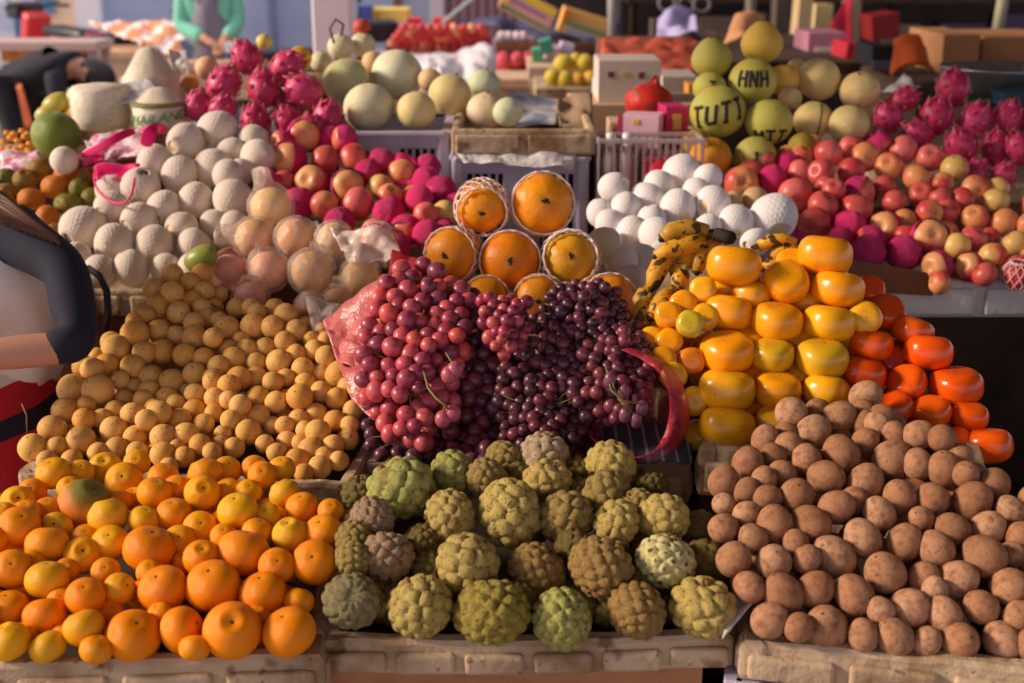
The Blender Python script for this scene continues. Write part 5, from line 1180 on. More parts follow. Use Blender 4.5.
sbox('magenta_carton', (p.x + .078, 3.34, 1.145 + .05), (.06, .10, .10), mg, 'magenta carton with a yellow mark, right of the pale pink one', 'box', rz=.1, kids=[('yellow_mark', (.0, -.051, .012), (.022, .003, .04), yl)])
# clear plastic basket with jars
M['clearp'] = mat('clear_basket_plastic', rgb(206, 190, 190), rough=.25, alpha=.55)
root = empty('plastic_basket', (.26, 2.92, 1.07), 'grey see-through plastic basket with bottles and cartons inside', 'basket')
sbox('cardboard_box', (.325, 3.055, (TZ + 1.045) / 2), (.25, .10, 1.045 - TZ), M['carddark'], 'brown box below the plastic basket', 'box')
bm = BM(); X0, X1, Y0, Y1, Z0, Z1 = -.055, .19, .09, .20, -.02, .13
for i in range(15): 
    x = X0 + (X1 - X0) * i / 14
    for y in (Y0, Y1): rbox(bm, Vector((x, y, (Z0 + Z1) / 2)), (.006, .004, Z1 - Z0), 0)
for i in range(7):
    y = Y0 + (Y1 - Y0) * i / 6
    for x in (X0, X1): rbox(bm, Vector((x, y, (Z0 + Z1) / 2)), (.004, .006, Z1 - Z0), 0)
rbox(bm, Vector(((X0 + X1) / 2, (Y0 + Y1) / 2, Z0)), (X1 - X0, Y1 - Y0, .006), 0)
link('basket_body', fin(bm, 'basket_body', M['clearp']), parent=root)
bm = BM()
for y in (Y0, Y1): rbox(bm, Vector(((X0 + X1) / 2, y, Z1)), (X1 - X0 + .012, .010, .012), .003)
for x in (X0, X1): rbox(bm, Vector((x, (Y0 + Y1) / 2, Z1)), (.010, Y1 - Y0, .012), .003)
link('rim', fin(bm, 'rim', M['clearp']), parent=root)
bt = mat('frosted_bottle', rgb(196, 170, 168), rough=.3, alpha=.85)
for k, (x, c) in enumerate(((.235, (200, 176, 172)), (.275, (190, 166, 164)))):
    o = lathe('bottle', [(.016, 0), (.02, .004), (.02, .10), (.016, .112), (.009, .122), (.009, .13)], bt, ('left' if k == 0 else 'right') + 'hand frosted bottle standing in the plastic basket', 'bottle', (x, 3.06, 1.053), 16, group=None)
    lathe('cap', [(.012, .128), (.0125, .13), (.0125, .155), (.008, .16)], plain('whitecap', (236, 226, 226), .4), None, None, (0, 0, 0), 14, tagit=False, parent=o)
o = COL.objects
sbox('red_carton', (.335, 3.06, 1.053 + .05), (.035, .07, .10), mg, 'narrow pink-red carton inside the plastic basket', 'box')
sbox('red_carton', (.400, 3.06, 1.053 + .05), (.075, .07, .10), mat('rose_carton', rgb(206, 50, 100), rough=.5), 'wide rose carton at the right end of the plastic basket', 'box')
sbox('yellow_packet', (.318, 3.005, 1.05 + .03), (.048, .02, .024), plain('yellowpk', (226, 206, 60)), 'small yellow packet low in front of the basket cartons', 'packet')
lathe('round_label', [(.001, 0), (.03, .001), (.032, .004), (.03, .007), (.001, .008)], plain('redlabel', (206, 46, 62), .4), 'round red lid beside the top right foam-wrapped pear', 'lid', at(662, 174, 2.94), 24, rot=(math.radians(68), 0, .3))

# ================================================================ second stall far behind
FT = 9.6
def gpos(u, v, t): return at(u, v, t)
def smallpile(data_rows, mesh_, r, t0, base_v, cols, word, heap, cat, group, kids=()):
    """rows of fruit stepping up and back; each row: (v, u0, u1, n)"""
    F = []
    for k, (v, u0, u1, n) in enumerate(data_rows):
        for i in range(n):
            u = u0 + (u1 - u0) * (i / (n - 1) if n > 1 else .5) + rnd.uniform(-.5, .5); F.append(dict(u=u, v=v + rnd.uniform(-.4, .4), rx=r * FX / t0, ry=r * FX / t0, roll=None, c=None, p=at(u, v, t0 + .09 * (len(data_rows) - k) * -1 + .5), r=r))
    rows_label(F, word, heap)
    for f in F: put(dict(name=word.replace(' ', '_'), mesh=mesh_), f['p'], UP + RT * rnd.uniform(-1, 1), rnd.uniform(0, 6), r, jit(cols[rnd.randrange(len(cols))], .03, .08), f['label'], cat, group)
    return F
smallpile([(28, 404, 480, 10), (33, 400, 483, 11), (38, 396, 486, 12), (43, 392, 488, 13), (48, 390, 490, 13), (53, 440, 492, 7)], m_langsat() if False else app[0], .037, FT, 50, [rgb(214, 74, 84), rgb(226, 96, 92), rgb(198, 50, 78), rgb(240, 168, 128)], 'red apple', 'the far stall', 'apple', 'red apples on the far stall')
fp = foams[0]
smallpile([(37, 502, 524, 4), (42, 498, 530, 5), (47, 496, 533, 6), (52, 496, 536, 6), (57, 498, 538, 6)], ball('foam_fruit', lambda th, ph: sph(th, ph, 1 + .03 * np.abs(np.sin(9 * ph)), 1.0), M['foam'], 30, 18), .042, FT, 50, [rgb(232, 222, 228), rgb(222, 214, 226)], 'white foam fruit', 'the far stall', 'wrapped fruit', 'white wrapped fruit on the far stall')
smallpile([(60, 505, 530, 3), (66, 500, 533, 4), (72, 498, 534, 4)], m_dragon(1), .05, 8.2, 70, [rgb(214, 80, 92), rgb(196, 70, 80)], 'small dragon fruit', 'the far stall', 'dragon fruit', 'dragon fruits on the far stall')
for (u, v, r, lb) in ((564, 64, 11, 'yellow pomelo at the top left of the far pomelo pile'), (585, 64, 11, 'yellow pomelo at the top right of the far pomelo pile'), (576, 60, 8, 'yellow pomelo behind the two top ones of the far pile'), (553, 77, 9, 'yellow pomelo at the lower left of the far pile'), (565, 80, 10, 'yellow pomelo in the bottom middle of the far pile'), (578, 81, 9, 'yellow pomelo in the bottom row, next to the orange one'), (591, 79, 9, 'orange-yellow pomelo at the right end of the far pile')):
    put(pom0, at(u, v, 6.3 + (.12 if v < 70 else 0)), UP, rnd.uniform(0, 6), r * 6.3 / FX, rgb(222, 168, 50) if 'orange' in lb else rgb(206, 184, 62), lb, 'pomelo', 'yellow pomelos on the far stall')
def far_table(u0, u1, v, t, label, m, name='market_table', depth=1.0, board=True):
    a, b = at(u0, v, t), at(u1, v, t); L = (b - a).length; root = empty(name, (a.x, a.y, 0), label, 'table'); z = a.z
    bm = BM(); rbox(bm, Vector((L / 2, depth / 2, z - .03)), (L, depth, .06), .005, 1); link('table_top', fin(bm, 'table_top', m), parent=root)
    if board: bm = BM(); rbox(bm, Vector((L / 2, .03, z - .16)), (L, .02, .2), .002, 1); link('front_board', fin(bm, 'front_board', m), parent=root)
    for x in (.05, L - .05):
        for y in (.08, depth - .05): bm = BM(); rbox(bm, Vector((x, y, (z - .06) / 2)), (.06, .06, z - .06), .004, 1); link('leg', fin(bm, 'leg', m), parent=root)
    return z
far_table(385, 545, 59, 9.3, 'pale wooden stall table under the far red apples', M['cardpale'])
far_table(480, 560, 79, 7.9, 'pale wooden bench under the far dragon fruits', M['cardpale'], depth=.7)
far_table(535, 612, 88, 6.2, 'white-edged crate table under the far pomelos', M['styro'], depth=.6)
for k, (u0, u1, v0, v1, t) in enumerate(((372, 430, 50, 72, 7.6), (425, 470, 50, 75, 7.3), (462, 496, 52, 84, 7.0), (440, 462, 66, 88, 6.9))):
    sheet('white_bag', [(u0, v0, t + .3), (u1, v0 + 3, t + .3), (u1, v1, t), (u0, v1, t)], 16, M['bagwhite'], ['crumpled white plastic bag behind the largest honeydew', 'white plastic bag in front of the far red apples', 'tall pointed white plastic bag before the far foam fruit', 'lowest white plastic bag, just above the yellowish melon'][k], 'bag', amp=.10, th=.004, seed=51 + k)
far_table(368, 500, 92, 6.9, 'low table under the white plastic bags', M['cardpale'], depth=.8)
def fbox(name, u0, u1, v0, v1, t, d, m, label, cat='box', roll=0, kids=(), drop=0):
    a, b = at(u0, v1, t), at(u1, v0, t); s = ((b.x - a.x), d, (b.z - a.z)); c = (a + b) / 2 + Vector((0, d / 2, 0))
    o = sbox(name, c, s, m, label, cat, ry=math.radians(roll))
    for (kn, fx, fz, wx, wz, km) in kids:
        bm = BM(); rbox(bm, Vector((fx * s[0], -d / 2 - .003, fz * s[2])), (wx * s[0], .008, wz * s[2]), .001, 1); link(kn, fin(bm, kn, km), parent=o)
    return o
R_ = lambda n, c, **k: plain(n, c, **k)
fbox('red_box', 407, 420, 19, 32, 10.3, .3, R_('redbox', (226, 40, 48)), 'bright red box behind the far red apples, left one'); fbox('red_box', 433, 452, 19, 30, 10.3, .3, R_('redbox', (226, 40, 48)), 'bright red box behind the far red apples, right one')
fbox('yellow_carton', 371, 408, 9, 33, 10.6, .4, R_('yelcard', (240, 214, 110)), 'yellow carton with a white lower half behind the small melons', kids=[('white_panel', .02, -.24, .9, .5, R_('offw', (226, 222, 214))), ('orange_mark', -.3, .25, .12, .14, R_('or', (236, 150, 60)))])
fbox('blue_box', 359, 370, 6, 30, 10.4, .3, R_('blueb', (76, 92, 168)), 'blue box between the pillar and the yellow carton')
lathe('fruit_bundle', [(.001, .03), (.022, .024), (.028, .0), (.014, -.012)], R_('redcap', (206, 80, 60)), 'small dark red and orange bundle above the small melon', 'bundle', at(362, 29, 3.80), 14)
# big printed cartons leaning on the blue-black tarpaulin
tarp = R_('tarp', (70, 72, 104), rough=.5)
sheet('tarpaulin', [(452, 22, 10.6), (620, 20, 10.0), (612, 62, 9.4), (530, 46, 9.9)], 18, tarp, 'dark blue tarpaulin over the goods behind the white foam fruit', 'tarpaulin', amp=.12, th=.01, seed=61)
OR = R_('orcard', (232, 178, 96)); YE = R_('yecard', (240, 206, 40)); GR = R_('grcard', (70, 150, 80)); PK = R_('pkcard', (232, 170, 150)); BL = R_('blcard', (170, 190, 214)); 
cb = fbox('printed_carton', 500, 556, -4, 22, 9.2, .4, PK, 'large tilted carton striped yellow, pink and green at the top', roll=27, kids=[('yellow_stripe', 0, .36, .98, .26, YE), ('green_stripe', 0, -.36, .98, .12, GR), ('violet_lettering', 0, .02, .7, .12, R_('vio', (150, 110, 170))), ('end_panel', -.42, 0, .15, .8, OR)])
fbox('printed_carton', 560, 610, 14, 40, 9.7, .4, OR, 'orange and blue printed carton leaning right of the yellow striped one', roll=17, kids=[('blue_band', .06, -.34, .86, .26, BL), ('green_band', 0, -.04, .8, .14, R_('tealb', (110, 170, 140))), ('orange_corner', -.42, .2, .14, .5, R_('orr', (232, 140, 40)))])
fbox('white_board', 436, 486, 6, 10, 9.6, .12, R_('whb', (206, 212, 208)), 'white and teal strip leaning diagonally behind the apples', cat='board', roll=-38, kids=[('teal_stripe', 0, -.2, .98, .35, R_('teal', (90, 170, 160)))])
for k, (u0, u1, v0, v1, c, lb) in enumerate(((540, 553, 40, 54, (60, 140, 120), 'dark green bundle beside the tarpaulin'), (532, 543, 49, 63, (90, 160, 120), 'green packet right of the far foam fruit'), (534, 542, 58, 66, (50, 110, 170), 'small blue packet under the green one'), (546, 560, 47, 62, (226, 190, 190), 'pink and white packet above the far pomelos'), (560, 574, 44, 54, (206, 196, 214), 'pale violet bag above the far pomelos'))):
    fbox('packet', u0, u1, v0, v1, 7.2 + .1 * k, .2, R_('pk%d' % k, c), lb, 'packet', roll=8 * (k - 2))
# orange cloth and shelves on the right
sheet('orange_cloth', [(601, 39, 5.2), (700, 40, 5.2), (694, 82, 4.6), (602, 62, 4.7)], 22, mat('orange_cloth', rgb(206, 92, 62), rough=.85), 'orange-red cloth spread over a box behind the white carton', 'cloth', amp=.03, th=.006, seed=71)
fbox('cardboard_box', 603, 698, 44, 110, 5.25, .5, M['carddark'], 'large box under the orange-red cloth')
fbox('paper_parcel', 662, 698, 76, 101, 4.3, .25, R_('parcel', (206, 190, 178)), 'grey-white paper parcel right of the red net bag', 'parcel')
fbox('orange_packet', 688, 696, 84, 96, 4.1, .1, R_('opk', (232, 160, 50)), 'small orange packet beside the big lettered pomelo', 'packet')
fbox('white_sachet', 594, 604, 80, 103, 4.4, .12, R_('sach', (190, 200, 230)), 'pale blue and white carton edge beside the printed carton', 'packet')
fbox('cardboard_box', 590, 700, 108, 300, 4.36, .3, M['card'], 'low brown carton behind the red net bag')
sheet('lilac_bag', [(660, 14, 7.5), (694, 10, 7.6), (700, 40, 7.3), (656, 40, 7.3)], 16, mat('lilac_bag', rgb(176, 166, 206), rough=.35), 'pale violet plastic bag above the orange-red cloth', 'bag', amp=.14, th=.01, seed=72)
sheet('cloth_bundle', [(736, 22, 6.2), (764, 16, 6.2), (762, 40, 6.0), (722, 48, 6.0)], 12, mat('tan_bundle', rgb(196, 140, 96), rough=.8), 'tan crumpled bag left of the golden top pomelo', 'bag', amp=.08, th=.01, seed=73)
# row of hanging sacks and red items behind the melons
for k, (u0, u1, v0, v1, c, n_, lb) in enumerate(((798, 812, -6, 44, (196, 170, 126), 'sack', 'upright tan sack behind the cream melons, left one'), (814, 832, 4, 44, (214, 190, 140), 'sack', 'upright cream sack behind the cream melons, right one'), (848, 860, 0, 62, (150, 128, 112), 'wooden_post', 'pale wooden post behind the right melons'), (750, 756, -6, 30, (120, 110, 104), 'pipe', 'thin grey pipe left of the tan sack'), (776, 790, -6, 40, (92, 80, 74), 'grey_roll', 'dark grey roll standing behind the golden pomelo'))):
    fbox(n_, u0, u1, v0, v1, 8.2 + .3 * k, .2, R_('bk%d' % k, c), lb, n_.replace('_', ' '), roll=rnd.uniform(-3, 3))
sheet('red_pennant', [(846, -4, 7.2), (852, -4, 7.2), (852, 44, 7.0), (822, 42, 7.0)], 10, R_('pennant', (186, 36, 62)), 'dark pink cloth hanging in a triangle behind the melons', 'cloth', amp=.05, th=.01, seed=75)
fbox('pink_crate', 808, 844, 32, 58, 6.6, .35, mat('pink_translucent', rgb(206, 140, 158), rough=.4, alpha=.85), 'translucent pink crate behind the largest cream melon', 'crate', kids=[('white_band', 0, -.2, .6, .2, R_('offw', (226, 222, 214)))])
fbox('red_bag', 846, 872, 44, 64, 6.2, .3, R_('redb', (176, 28, 48)), 'red bag right of the pink crate', 'bag', roll=6)
fbox('red_bag', 872, 900, 14, 40, 8.0, .3, R_('redb2', (128, 24, 28)), 'dark red bag high on the shelf at the right', 'bag', roll=-8)
fbox('blue_box', 784, 812, 42, 62, 7.4, .3, R_('navyb', (48, 50, 92)), 'dark blue box low behind the cream melons', 'box')
sheet('orange_bag', [(893, 48, 5.4), (915, 46, 5.4), (936, 66, 5.2), (894, 76, 5.2)], 14, mat('rust_cloth', rgb(196, 84, 26), rough=.8), 'rust orange bag behind the right dragon fruits', 'bag', amp=.10, th=.01, seed=76)
fbox('dark_crate', 872, 893, 46, 68, 5.6, .3, R_('dkcr', (28, 22, 26)), 'black crate with a grey base left of the rust orange bag', 'crate', kids=[('grey_base', 0, -.32, .96, .3, R_('gb', (104, 92, 116)))])
sheet('white_rag', [(878, 90, 3.75), (905, 72, 3.85), (922, 84, 3.7), (900, 94, 3.6)], 12, M['bagwhite'], 'white plastic bag behind the right dragon fruits', 'bag', amp=.06, seed=77)
fbox('cardboard_box', 942, 979, 34, 75, 5.6, .5, M['card'], 'brown cardboard carton with an open top, left of the larger one'); fbox('cardboard_box', 982, 1060, 36, 72, 5.7, .5, M['card'], 'brown cardboard carton at the upper right edge')
M['steel'] = mat('worn_steel', rgb(176, 172, 170), rough=.35, metal=.8, var=(8, rgb(110, 104, 100), .45, .75))
pb = at(1002, 70, 4.0)
lathe('steel_basin', [(.12, -.06), (.15, -.055), (.175, .0), (.185, .012), (.192, .012), (.19, .006), (.178, -.006), (.152, -.063)], M['steel'], 'wide shallow steel basin above the right dragon fruits', 'basin', pb, 32)
fbox('green_tray', 968, 1060, 80, 104, 4.1, .3, R_('grtray', (38, 104, 70)), 'green tray of small brown goods under the steel basin', 'tray')
for k, (u, v) in enumerate(((985, 88), (993, 90), (1002, 88), (1010, 91), (1020, 88))): put(dict(name='brown_fruit', mesh=lan[0]['mesh']), at(u, v - 6, 4.12), UP, k, .018, rgb(196, 104, 50), ['first', 'second', 'third', 'fourth', 'last'][k] + ' small brown fruit from the left in the green tray', 'fruit', 'small brown fruits in the green tray')
fbox('blue_bag', 1006, 1040, 90, 106, 3.78, .12, R_('bluebag', (36, 62, 82)), 'dark blue bag at the right edge behind the dragon fruits', 'bag', roll=-12)
# stand under them
bm = BM(); rbox(bm, Vector((1.95, 4.12, .57)), (1.0, .7, 1.14), .01, 1); tag(link('wooden_counter', fin(bm, 'wooden_counter', M['wood'])), 'dark counter under the steel basin and green tray', 'counter')
bm = BM(); rbox(bm, Vector((.72, 5.4, .49)), (.9, .9, .98), .01, 1); tag(link('wooden_counter', fin(bm, 'wooden_counter', M['wood'])), 'dark counter under the orange-red cloth', 'counter')
bm = BM(); rbox(bm, Vector((2.45, 5.8, .542)), (1.6, 1.0, 1.084), .01, 1); tag(link('wooden_counter', fin(bm, 'wooden_counter', M['wood'])), 'dark counter under the brown cardboard cartons', 'counter')
far_table(352, 462, 35, 10.45, 'pale table under the red boxes and yellow carton', M['cardpale'], depth=.7, board=False)
far_table(495, 618, 44, 9.5, 'table under the leaning printed cartons', M['carddark'], depth=1.4, board=False)
far_table(742, 866, 45, 8.15, 'table under the upright sacks', M['wood'], depth=1.6, board=False)
far_table(715, 905, 62, 6.05, 'table under the pink crate and red bag', M['wood'], depth=1.9, board=False)
far_table(528, 580, 67, 7.05, 'small table under the green and pink packets', M['cardpale'], depth=.7, board=False)
# wall shelves in the shade at the back right
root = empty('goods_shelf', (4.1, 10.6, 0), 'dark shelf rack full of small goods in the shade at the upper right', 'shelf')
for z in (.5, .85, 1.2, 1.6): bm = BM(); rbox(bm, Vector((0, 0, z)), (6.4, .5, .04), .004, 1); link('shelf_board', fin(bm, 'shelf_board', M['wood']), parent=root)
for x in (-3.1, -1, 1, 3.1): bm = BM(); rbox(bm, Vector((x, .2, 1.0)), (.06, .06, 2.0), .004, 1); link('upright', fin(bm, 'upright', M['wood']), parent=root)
cols_ = [(70, 40, 44), (60, 62, 80), (96, 80, 66), (54, 70, 60), (90, 60, 70), (110, 96, 88), (66, 52, 80), (120, 70, 40)]  # packet colours darkened to carry the shade of the back right
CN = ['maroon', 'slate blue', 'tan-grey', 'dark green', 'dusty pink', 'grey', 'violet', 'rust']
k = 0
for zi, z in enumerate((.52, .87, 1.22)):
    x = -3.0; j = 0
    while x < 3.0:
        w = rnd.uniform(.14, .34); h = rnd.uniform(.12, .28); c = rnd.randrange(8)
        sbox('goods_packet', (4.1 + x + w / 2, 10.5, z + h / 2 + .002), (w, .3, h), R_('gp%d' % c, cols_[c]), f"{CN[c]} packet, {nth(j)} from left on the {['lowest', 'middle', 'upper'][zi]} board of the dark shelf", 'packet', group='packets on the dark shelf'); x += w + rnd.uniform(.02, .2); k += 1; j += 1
tag(link('metal_pole', fin((lambda b: (tube(b, [at(997, 34, 6.4), at(1006, -20, 6.4)], .028, 10), b)[1])(BM()), 'metal_pole', plain('palepole', (150, 150, 124)), True)), 'pale leaning pole at the upper right, behind the cartons', 'pole')
tag(link('metal_pole', fin((lambda b: (tube(b, [at(612, 40, 8.4), at(612, -60, 8.4)], .03, 10), b)[1])(BM()), 'metal_pole', plain('greypole', (170, 166, 164)), True)), 'upright grey pole right of the orange printed carton', 'pole')
for k, (u, v) in enumerate(((667, 3), (686, 6), (702, 4))):
    bm = BM(); tube(bm, [at(u + 8 * math.cos(a), v + 8 * math.sin(a), 9.0) for a in np.linspace(0, 6.283, 17)], .012, 6, cap=False); tag(link('coiled_wire', fin(bm, 'coiled_wire', plain('wire', (120, 110, 112)), True)), ['left', 'middle', 'right'][k] + ' ring of coiled wire hanging above the violet bag', 'wire', 'rings of wire')
# things at the far left
far_table(-40, 96, 42, 8.6, 'long plank table in front of the bright street at the upper left', plain('plank', (190, 160, 150)), depth=.4, board=False)
for k in range(10): fbox('orange_goods', 6 + 8 * k - 5, 6 + 8 * k + 4, 47 + (k % 2), 62, 8.75, .15, R_('ogd%d' % (k % 3), [(236, 150, 60), (226, 130, 50), (240, 170, 90)][k % 3]), 'orange packet, %s from left under the plank table' % nth(k), 'packet')
sheet('striped_tarp', [(88, 22, 11.0), (190, 24, 11.0), (186, 56, 9.6), (150, 48, 9.6)], 20, mat('orange_striped_tarp', rgb(244, 226, 216), rough=.6, stripes=(1.3, rgb(240, 160, 110), 'X', .45, .6)), 'orange and white striped tarpaulin behind the bending person', 'tarpaulin', amp=.10, th=.01, seed=81)
far_table(90, 186, 52, 10.2, 'low table under the striped tarpaulin', M['cardpale'], depth=.7)
for k, (u, v, r, c) in enumerate(((4, 142, 4, 0), (11, 138, 4, 0), (18, 141, 4, 0), (25, 137, 4, 0), (2, 150, 4, 0), (9, 149, 4, 0), (16, 150, 4, 0), (23, 147, 4, 0), (30, 144, 4, 0), (14, 134, 4, 0), (22, 131, 3.5, 0), (7, 133, 3.5, 0), (28, 134, 3.5, 0), (29, 151, 4, 0))):
    put(dict(name='kumquat', mesh=man[0]['mesh']), at(u, v, 3.55 + .004 * (150 - v)), UP, k, r * 3.5 / FX, jit(rgb(244, 170, 50), .02, .05), 'tiny orange kumquat, %s in the little pile at the left edge' % nth(k), 'kumquat', 'kumquats at the left edge')
tier(-1.62, -1.29, 3.30, 3.62, 1.10, .04, 'foam_tray', 'foam tray under the tiny kumquats', ulabel='box below the kumquat tray', under='carddark')
sheet('pink_paper', [(0, 156, 3.25), (40, 150, 3.3), (42, 166, 3.1), (0, 172, 3.1)], 12, M['pinkprint'], 'pink printed plastic behind the green-brown mandarins', 'plastic', amp=.03, seed=91)
# ================================================================ people
SKIN = mat('skin', rgb(196, 142, 116), rough=.55, sss=0)
def skinmesh(name, nodes, edges, m, parent=None, sub=2, grow=0.0):
    """one continuous tapering surface grown round a stick figure"""
    ks = list(nodes); me = bpy.data.meshes.new(name); me.from_pydata([tuple(nodes[k][0]) for k in ks], [(ks.index(a), ks.index(b)) for a, b in edges], [])
    o = link(name, me, parent=parent); o.modifiers.new('skin', 'SKIN').use_smooth_shade = True
    if not me.skin_vertices: 
        bpy.context.view_layer.objects.active = o; bpy.ops.mesh.customdata_skin_add()
    for k, sv in zip(ks, me.skin_vertices[0].data):
        r = nodes[k][1]; r = r if isinstance(r, tuple) else (r, r); sv.radius = (r[0] + grow, r[1] + grow); sv.use_root = (k == ks[0])
    s = o.modifiers.new('sub', 'SUBSURF'); s.levels = s.render_levels = sub
    me.materials.append(m); return o
def chain(*ks): return list(zip(ks, ks[1:]))
def person(label, loc, J, mats, hair=None, faced=Vector((0, -1, 0)), apron=None, lower='trousers'):
    """J: joint -> position relative to loc"""
    root = empty('person', loc, label, 'person'); V = Vector; J = {k: V(v) for k, v in J.items()}
    R = dict(pelvis=(.15, .12), belly=(.135, .11), chest=(.155, .11), neck=.05, head=.088, crown=.07)
    N = {'pelvis': (J['pelvis'], R['pelvis']), 'belly': ((J['pelvis'] + J['chest']) / 2, R['belly']), 'chest': (J['chest'], R['chest']), 'neck': (J['neck'], .052), 'head': (J['head'], .085), 'crown': (J['head'] + (J['head'] - J['neck']).normalized() * .07, .062)}
    E = chain('pelvis', 'belly', 'chest', 'neck', 'head', 'crown')
    for s in 'lr':
        N[s + 'sh'] = (J[s + 'sh'], .056); N[s + 'el'] = (J[s + 'el'], .042); N[s + 'wr'] = (J[s + 'wr'], .028); E += chain('chest', s + 'sh', s + 'el', s + 'wr')
        d = (J[s + 'wr'] - J[s + 'el']).normalized(); pd = d.cross(V((0, 0, 1))); pd = (pd if pd.length > .1 else d.cross(V((0, 1, 0)))).normalized(); nn = pd.cross(d)
        palm = J[s + 'wr'] + d * .07; N[s + 'palm'] = (palm, (.036, .016)); E += [(s + 'wr', s + 'palm')]
        for i, (off, ln) in enumerate(((-.027, .062), (-.009, .075), (.009, .07), (.027, .055))):
            a, b, c = s + 'f%da' % i, s + 'f%db' % i, s + 'f%dc' % i
            p = palm + pd * off + d * .022; N[a] = (p, .0095); N[b] = (p + d * ln * .5 - nn * .006, .009); N[c] = (p + d * ln * .9 - nn * .026, .0075); E += [(s + 'palm', a), (a, b), (b, c)]
        t = J[s + 'wr'] + d * .03 + pd * .03; N[s + 't0'] = (t, .012); N[s + 't1'] = (t + d * .035 + pd * .018, .010); N[s + 't2'] = (t + d * .062 + pd * .014 - nn * .01, .008); E += [(s + 'wr', s + 't0'), (s + 't0', s + 't1'), (s + 't1', s + 't2')]
        N[s + 'hip'] = (J[s + 'hip'], .085); N[s + 'kn'] = (J[s + 'kn'], .056); N[s + 'an'] = (J[s + 'an'], .038); N[s + 'toe'] = (J[s + 'an'] + faced * .15 + V((0, 0, -.03)), .036); E += chain('pelvis', s + 'hip', s + 'kn', s + 'an', s + 'toe')
    skinmesh('body', N, E, SKIN, root)
    T = {k: N[k] for k in ('belly', 'pelvis', 'chest')}; T = {'belly': N['belly'], 'pelvis': N['pelvis'], 'chest': N['chest'], 'collar': (J['chest'].lerp(J['neck'], .7), mats.get('col', .072))}
    ET = [('belly', 'pelvis'), ('belly', 'chest'), ('chest', 'collar')]
    for s in 'lr':
        T[s + 'sh'] = N[s + 'sh']; T[s + 'el'] = N[s + 'el']; T[s + 'cu'] = (J[s + 'el'].lerp(J[s + 'wr'], mats.get('sleeve', .85)), .036); ET += chain('chest', s + 'sh', s + 'el', s + 'cu')
    skinmesh('shirt', T, ET, mats['top'], root, grow=.020)
    if lower == 'trousers':
        B = {'pelvis': N['pelvis']}; EB = []
        for s in 'lr': B[s + 'hip'] = N[s + 'hip']; B[s + 'kn'] = N[s + 'kn']; B[s + 'hem'] = (J[s + 'kn'].lerp(J[s + 'an'], .85), .045); EB += chain('pelvis', s + 'hip', s + 'kn', s + 'hem')
        skinmesh('trousers', B, EB, mats['low'], root, grow=.022)
    # hair cap, and the face
    hd = J['head']; up = (J['head'] - J['neck']).normalized(); f = (faced - up * faced.dot(up)).normalized()
    bm = BM(); bmesh.ops.create_icosphere(bm, subdivisions=4, radius=1.0)
    for v in bm.verts:
        d = v.co.copy(); k = d.dot(f)
        rr = .108 if (k < mats.get('hk', .35) or d.dot(up) > .55) else .082
        v.co = hd + up * .045 + V((d.x * rr, d.y * rr, d.z * rr)) + (up * -.03 if d.dot(up) < -.3 and k < .2 else V())
    link('hair', fin(bm, 'hair', mats['hair'], True), parent=root)
    sd = up.cross(f).normalized()
    for s in (-1, 1):
        bm = BM(); bmesh.ops.create_uvsphere(bm, u_segments=12, v_segments=8, radius=.011, matrix=Matrix.Translation(hd + f * .084 + sd * s * .032 + up * .018)); link('eye', fin(bm, 'eye', plain('eyedark', (40, 30, 28)), True), parent=root)
        bm = BM(); bmesh.ops.create_uvsphere(bm, u_segments=10, v_segments=8, radius=.022, matrix=Matrix.Translation(hd + sd * s * .088)); link('ear', fin(bm, 'ear', SKIN, True), parent=root)
    bm = BM(); tube(bm, [hd + f * .086 + up * .02, hd + f * .108 - up * .012, hd + f * .09 - up * .02], .010, 8); link('nose', fin(bm, 'nose', SKIN, True), parent=root)
    bm = BM(); tube(bm, [hd + f * .087 - up * .042 - sd * .022, hd + f * .094 - up * .043, hd + f * .087 - up * .042 + sd * .022], .006, 6); link('mouth', fin(bm, 'mouth', plain('lips', (160, 84, 80)), True), parent=root)
    return root, J
# woman in teal with a grey apron, standing beyond the dragon fruits
wp = at(213, 50, 9.3); x0 = wp.x
tealm = plain('teal_shirt', (120, 196, 168), .8); apr = plain('grey_apron', (128, 120, 134), .8)
root, J = person('person in a teal long-sleeved shirt and grey apron, standing behind the left dragon fruits', (x0, wp.y, 0),
    dict(pelvis=(0, 0, .90), chest=(0, -.02, 1.24), neck=(0, -.02, 1.42), head=(0, -.05, 1.55), lsh=(-.175, 0, 1.34), lel=(-.20, -.08, 1.06), lwr=(.03, -.26, .98), rsh=(.175, 0, 1.34), rel=(.20, -.03, 1.08), rwr=(.14, -.25, .97),
         lhip=(-.09, 0, .86), lkn=(-.10, -.03, .48), lan=(-.10, .02, .08), rhip=(.09, 0, .86), rkn=(.10, -.03, .48), ran=(.10, .02, .08)), dict(top=tealm, low=plain('blue_jeans', (120, 140, 170), .8), hair=plain('black_hair', (34, 26, 26), .5)))
bm = BM(); 
for i in range(3): pass
V_ = []; fs = []
for j in range(9):
    z = 1.26 - .78 * j / 8; w = .09 if j < 2 else .15 if j < 4 else .19
    for i in range(9):
        s = -1 + 2 * i / 8; V_.append((w * s, -.165 + .07 * s * s - .02 * (j > 3), z))
for j in range(8):
    for i in range(8): k = j * 9 + i; fs.append((k, k + 1, k + 10, k + 9))
a_ = link('apron', mesh('apron', V_, fs, apr), parent=root); md = a_.modifiers.new('s', 'SOLIDIFY'); md.thickness = .006
for s in (-1, 1):
    bm = BM(); tube(bm, [(s * .08, -.165, 1.25), (s * .10, -.13, 1.36), (s * .07, -.02, 1.43), (s * .05, .06, 1.42)], .014, 8); link('apron_strap', fin(bm, 'apron_strap', apr, True), parent=root)
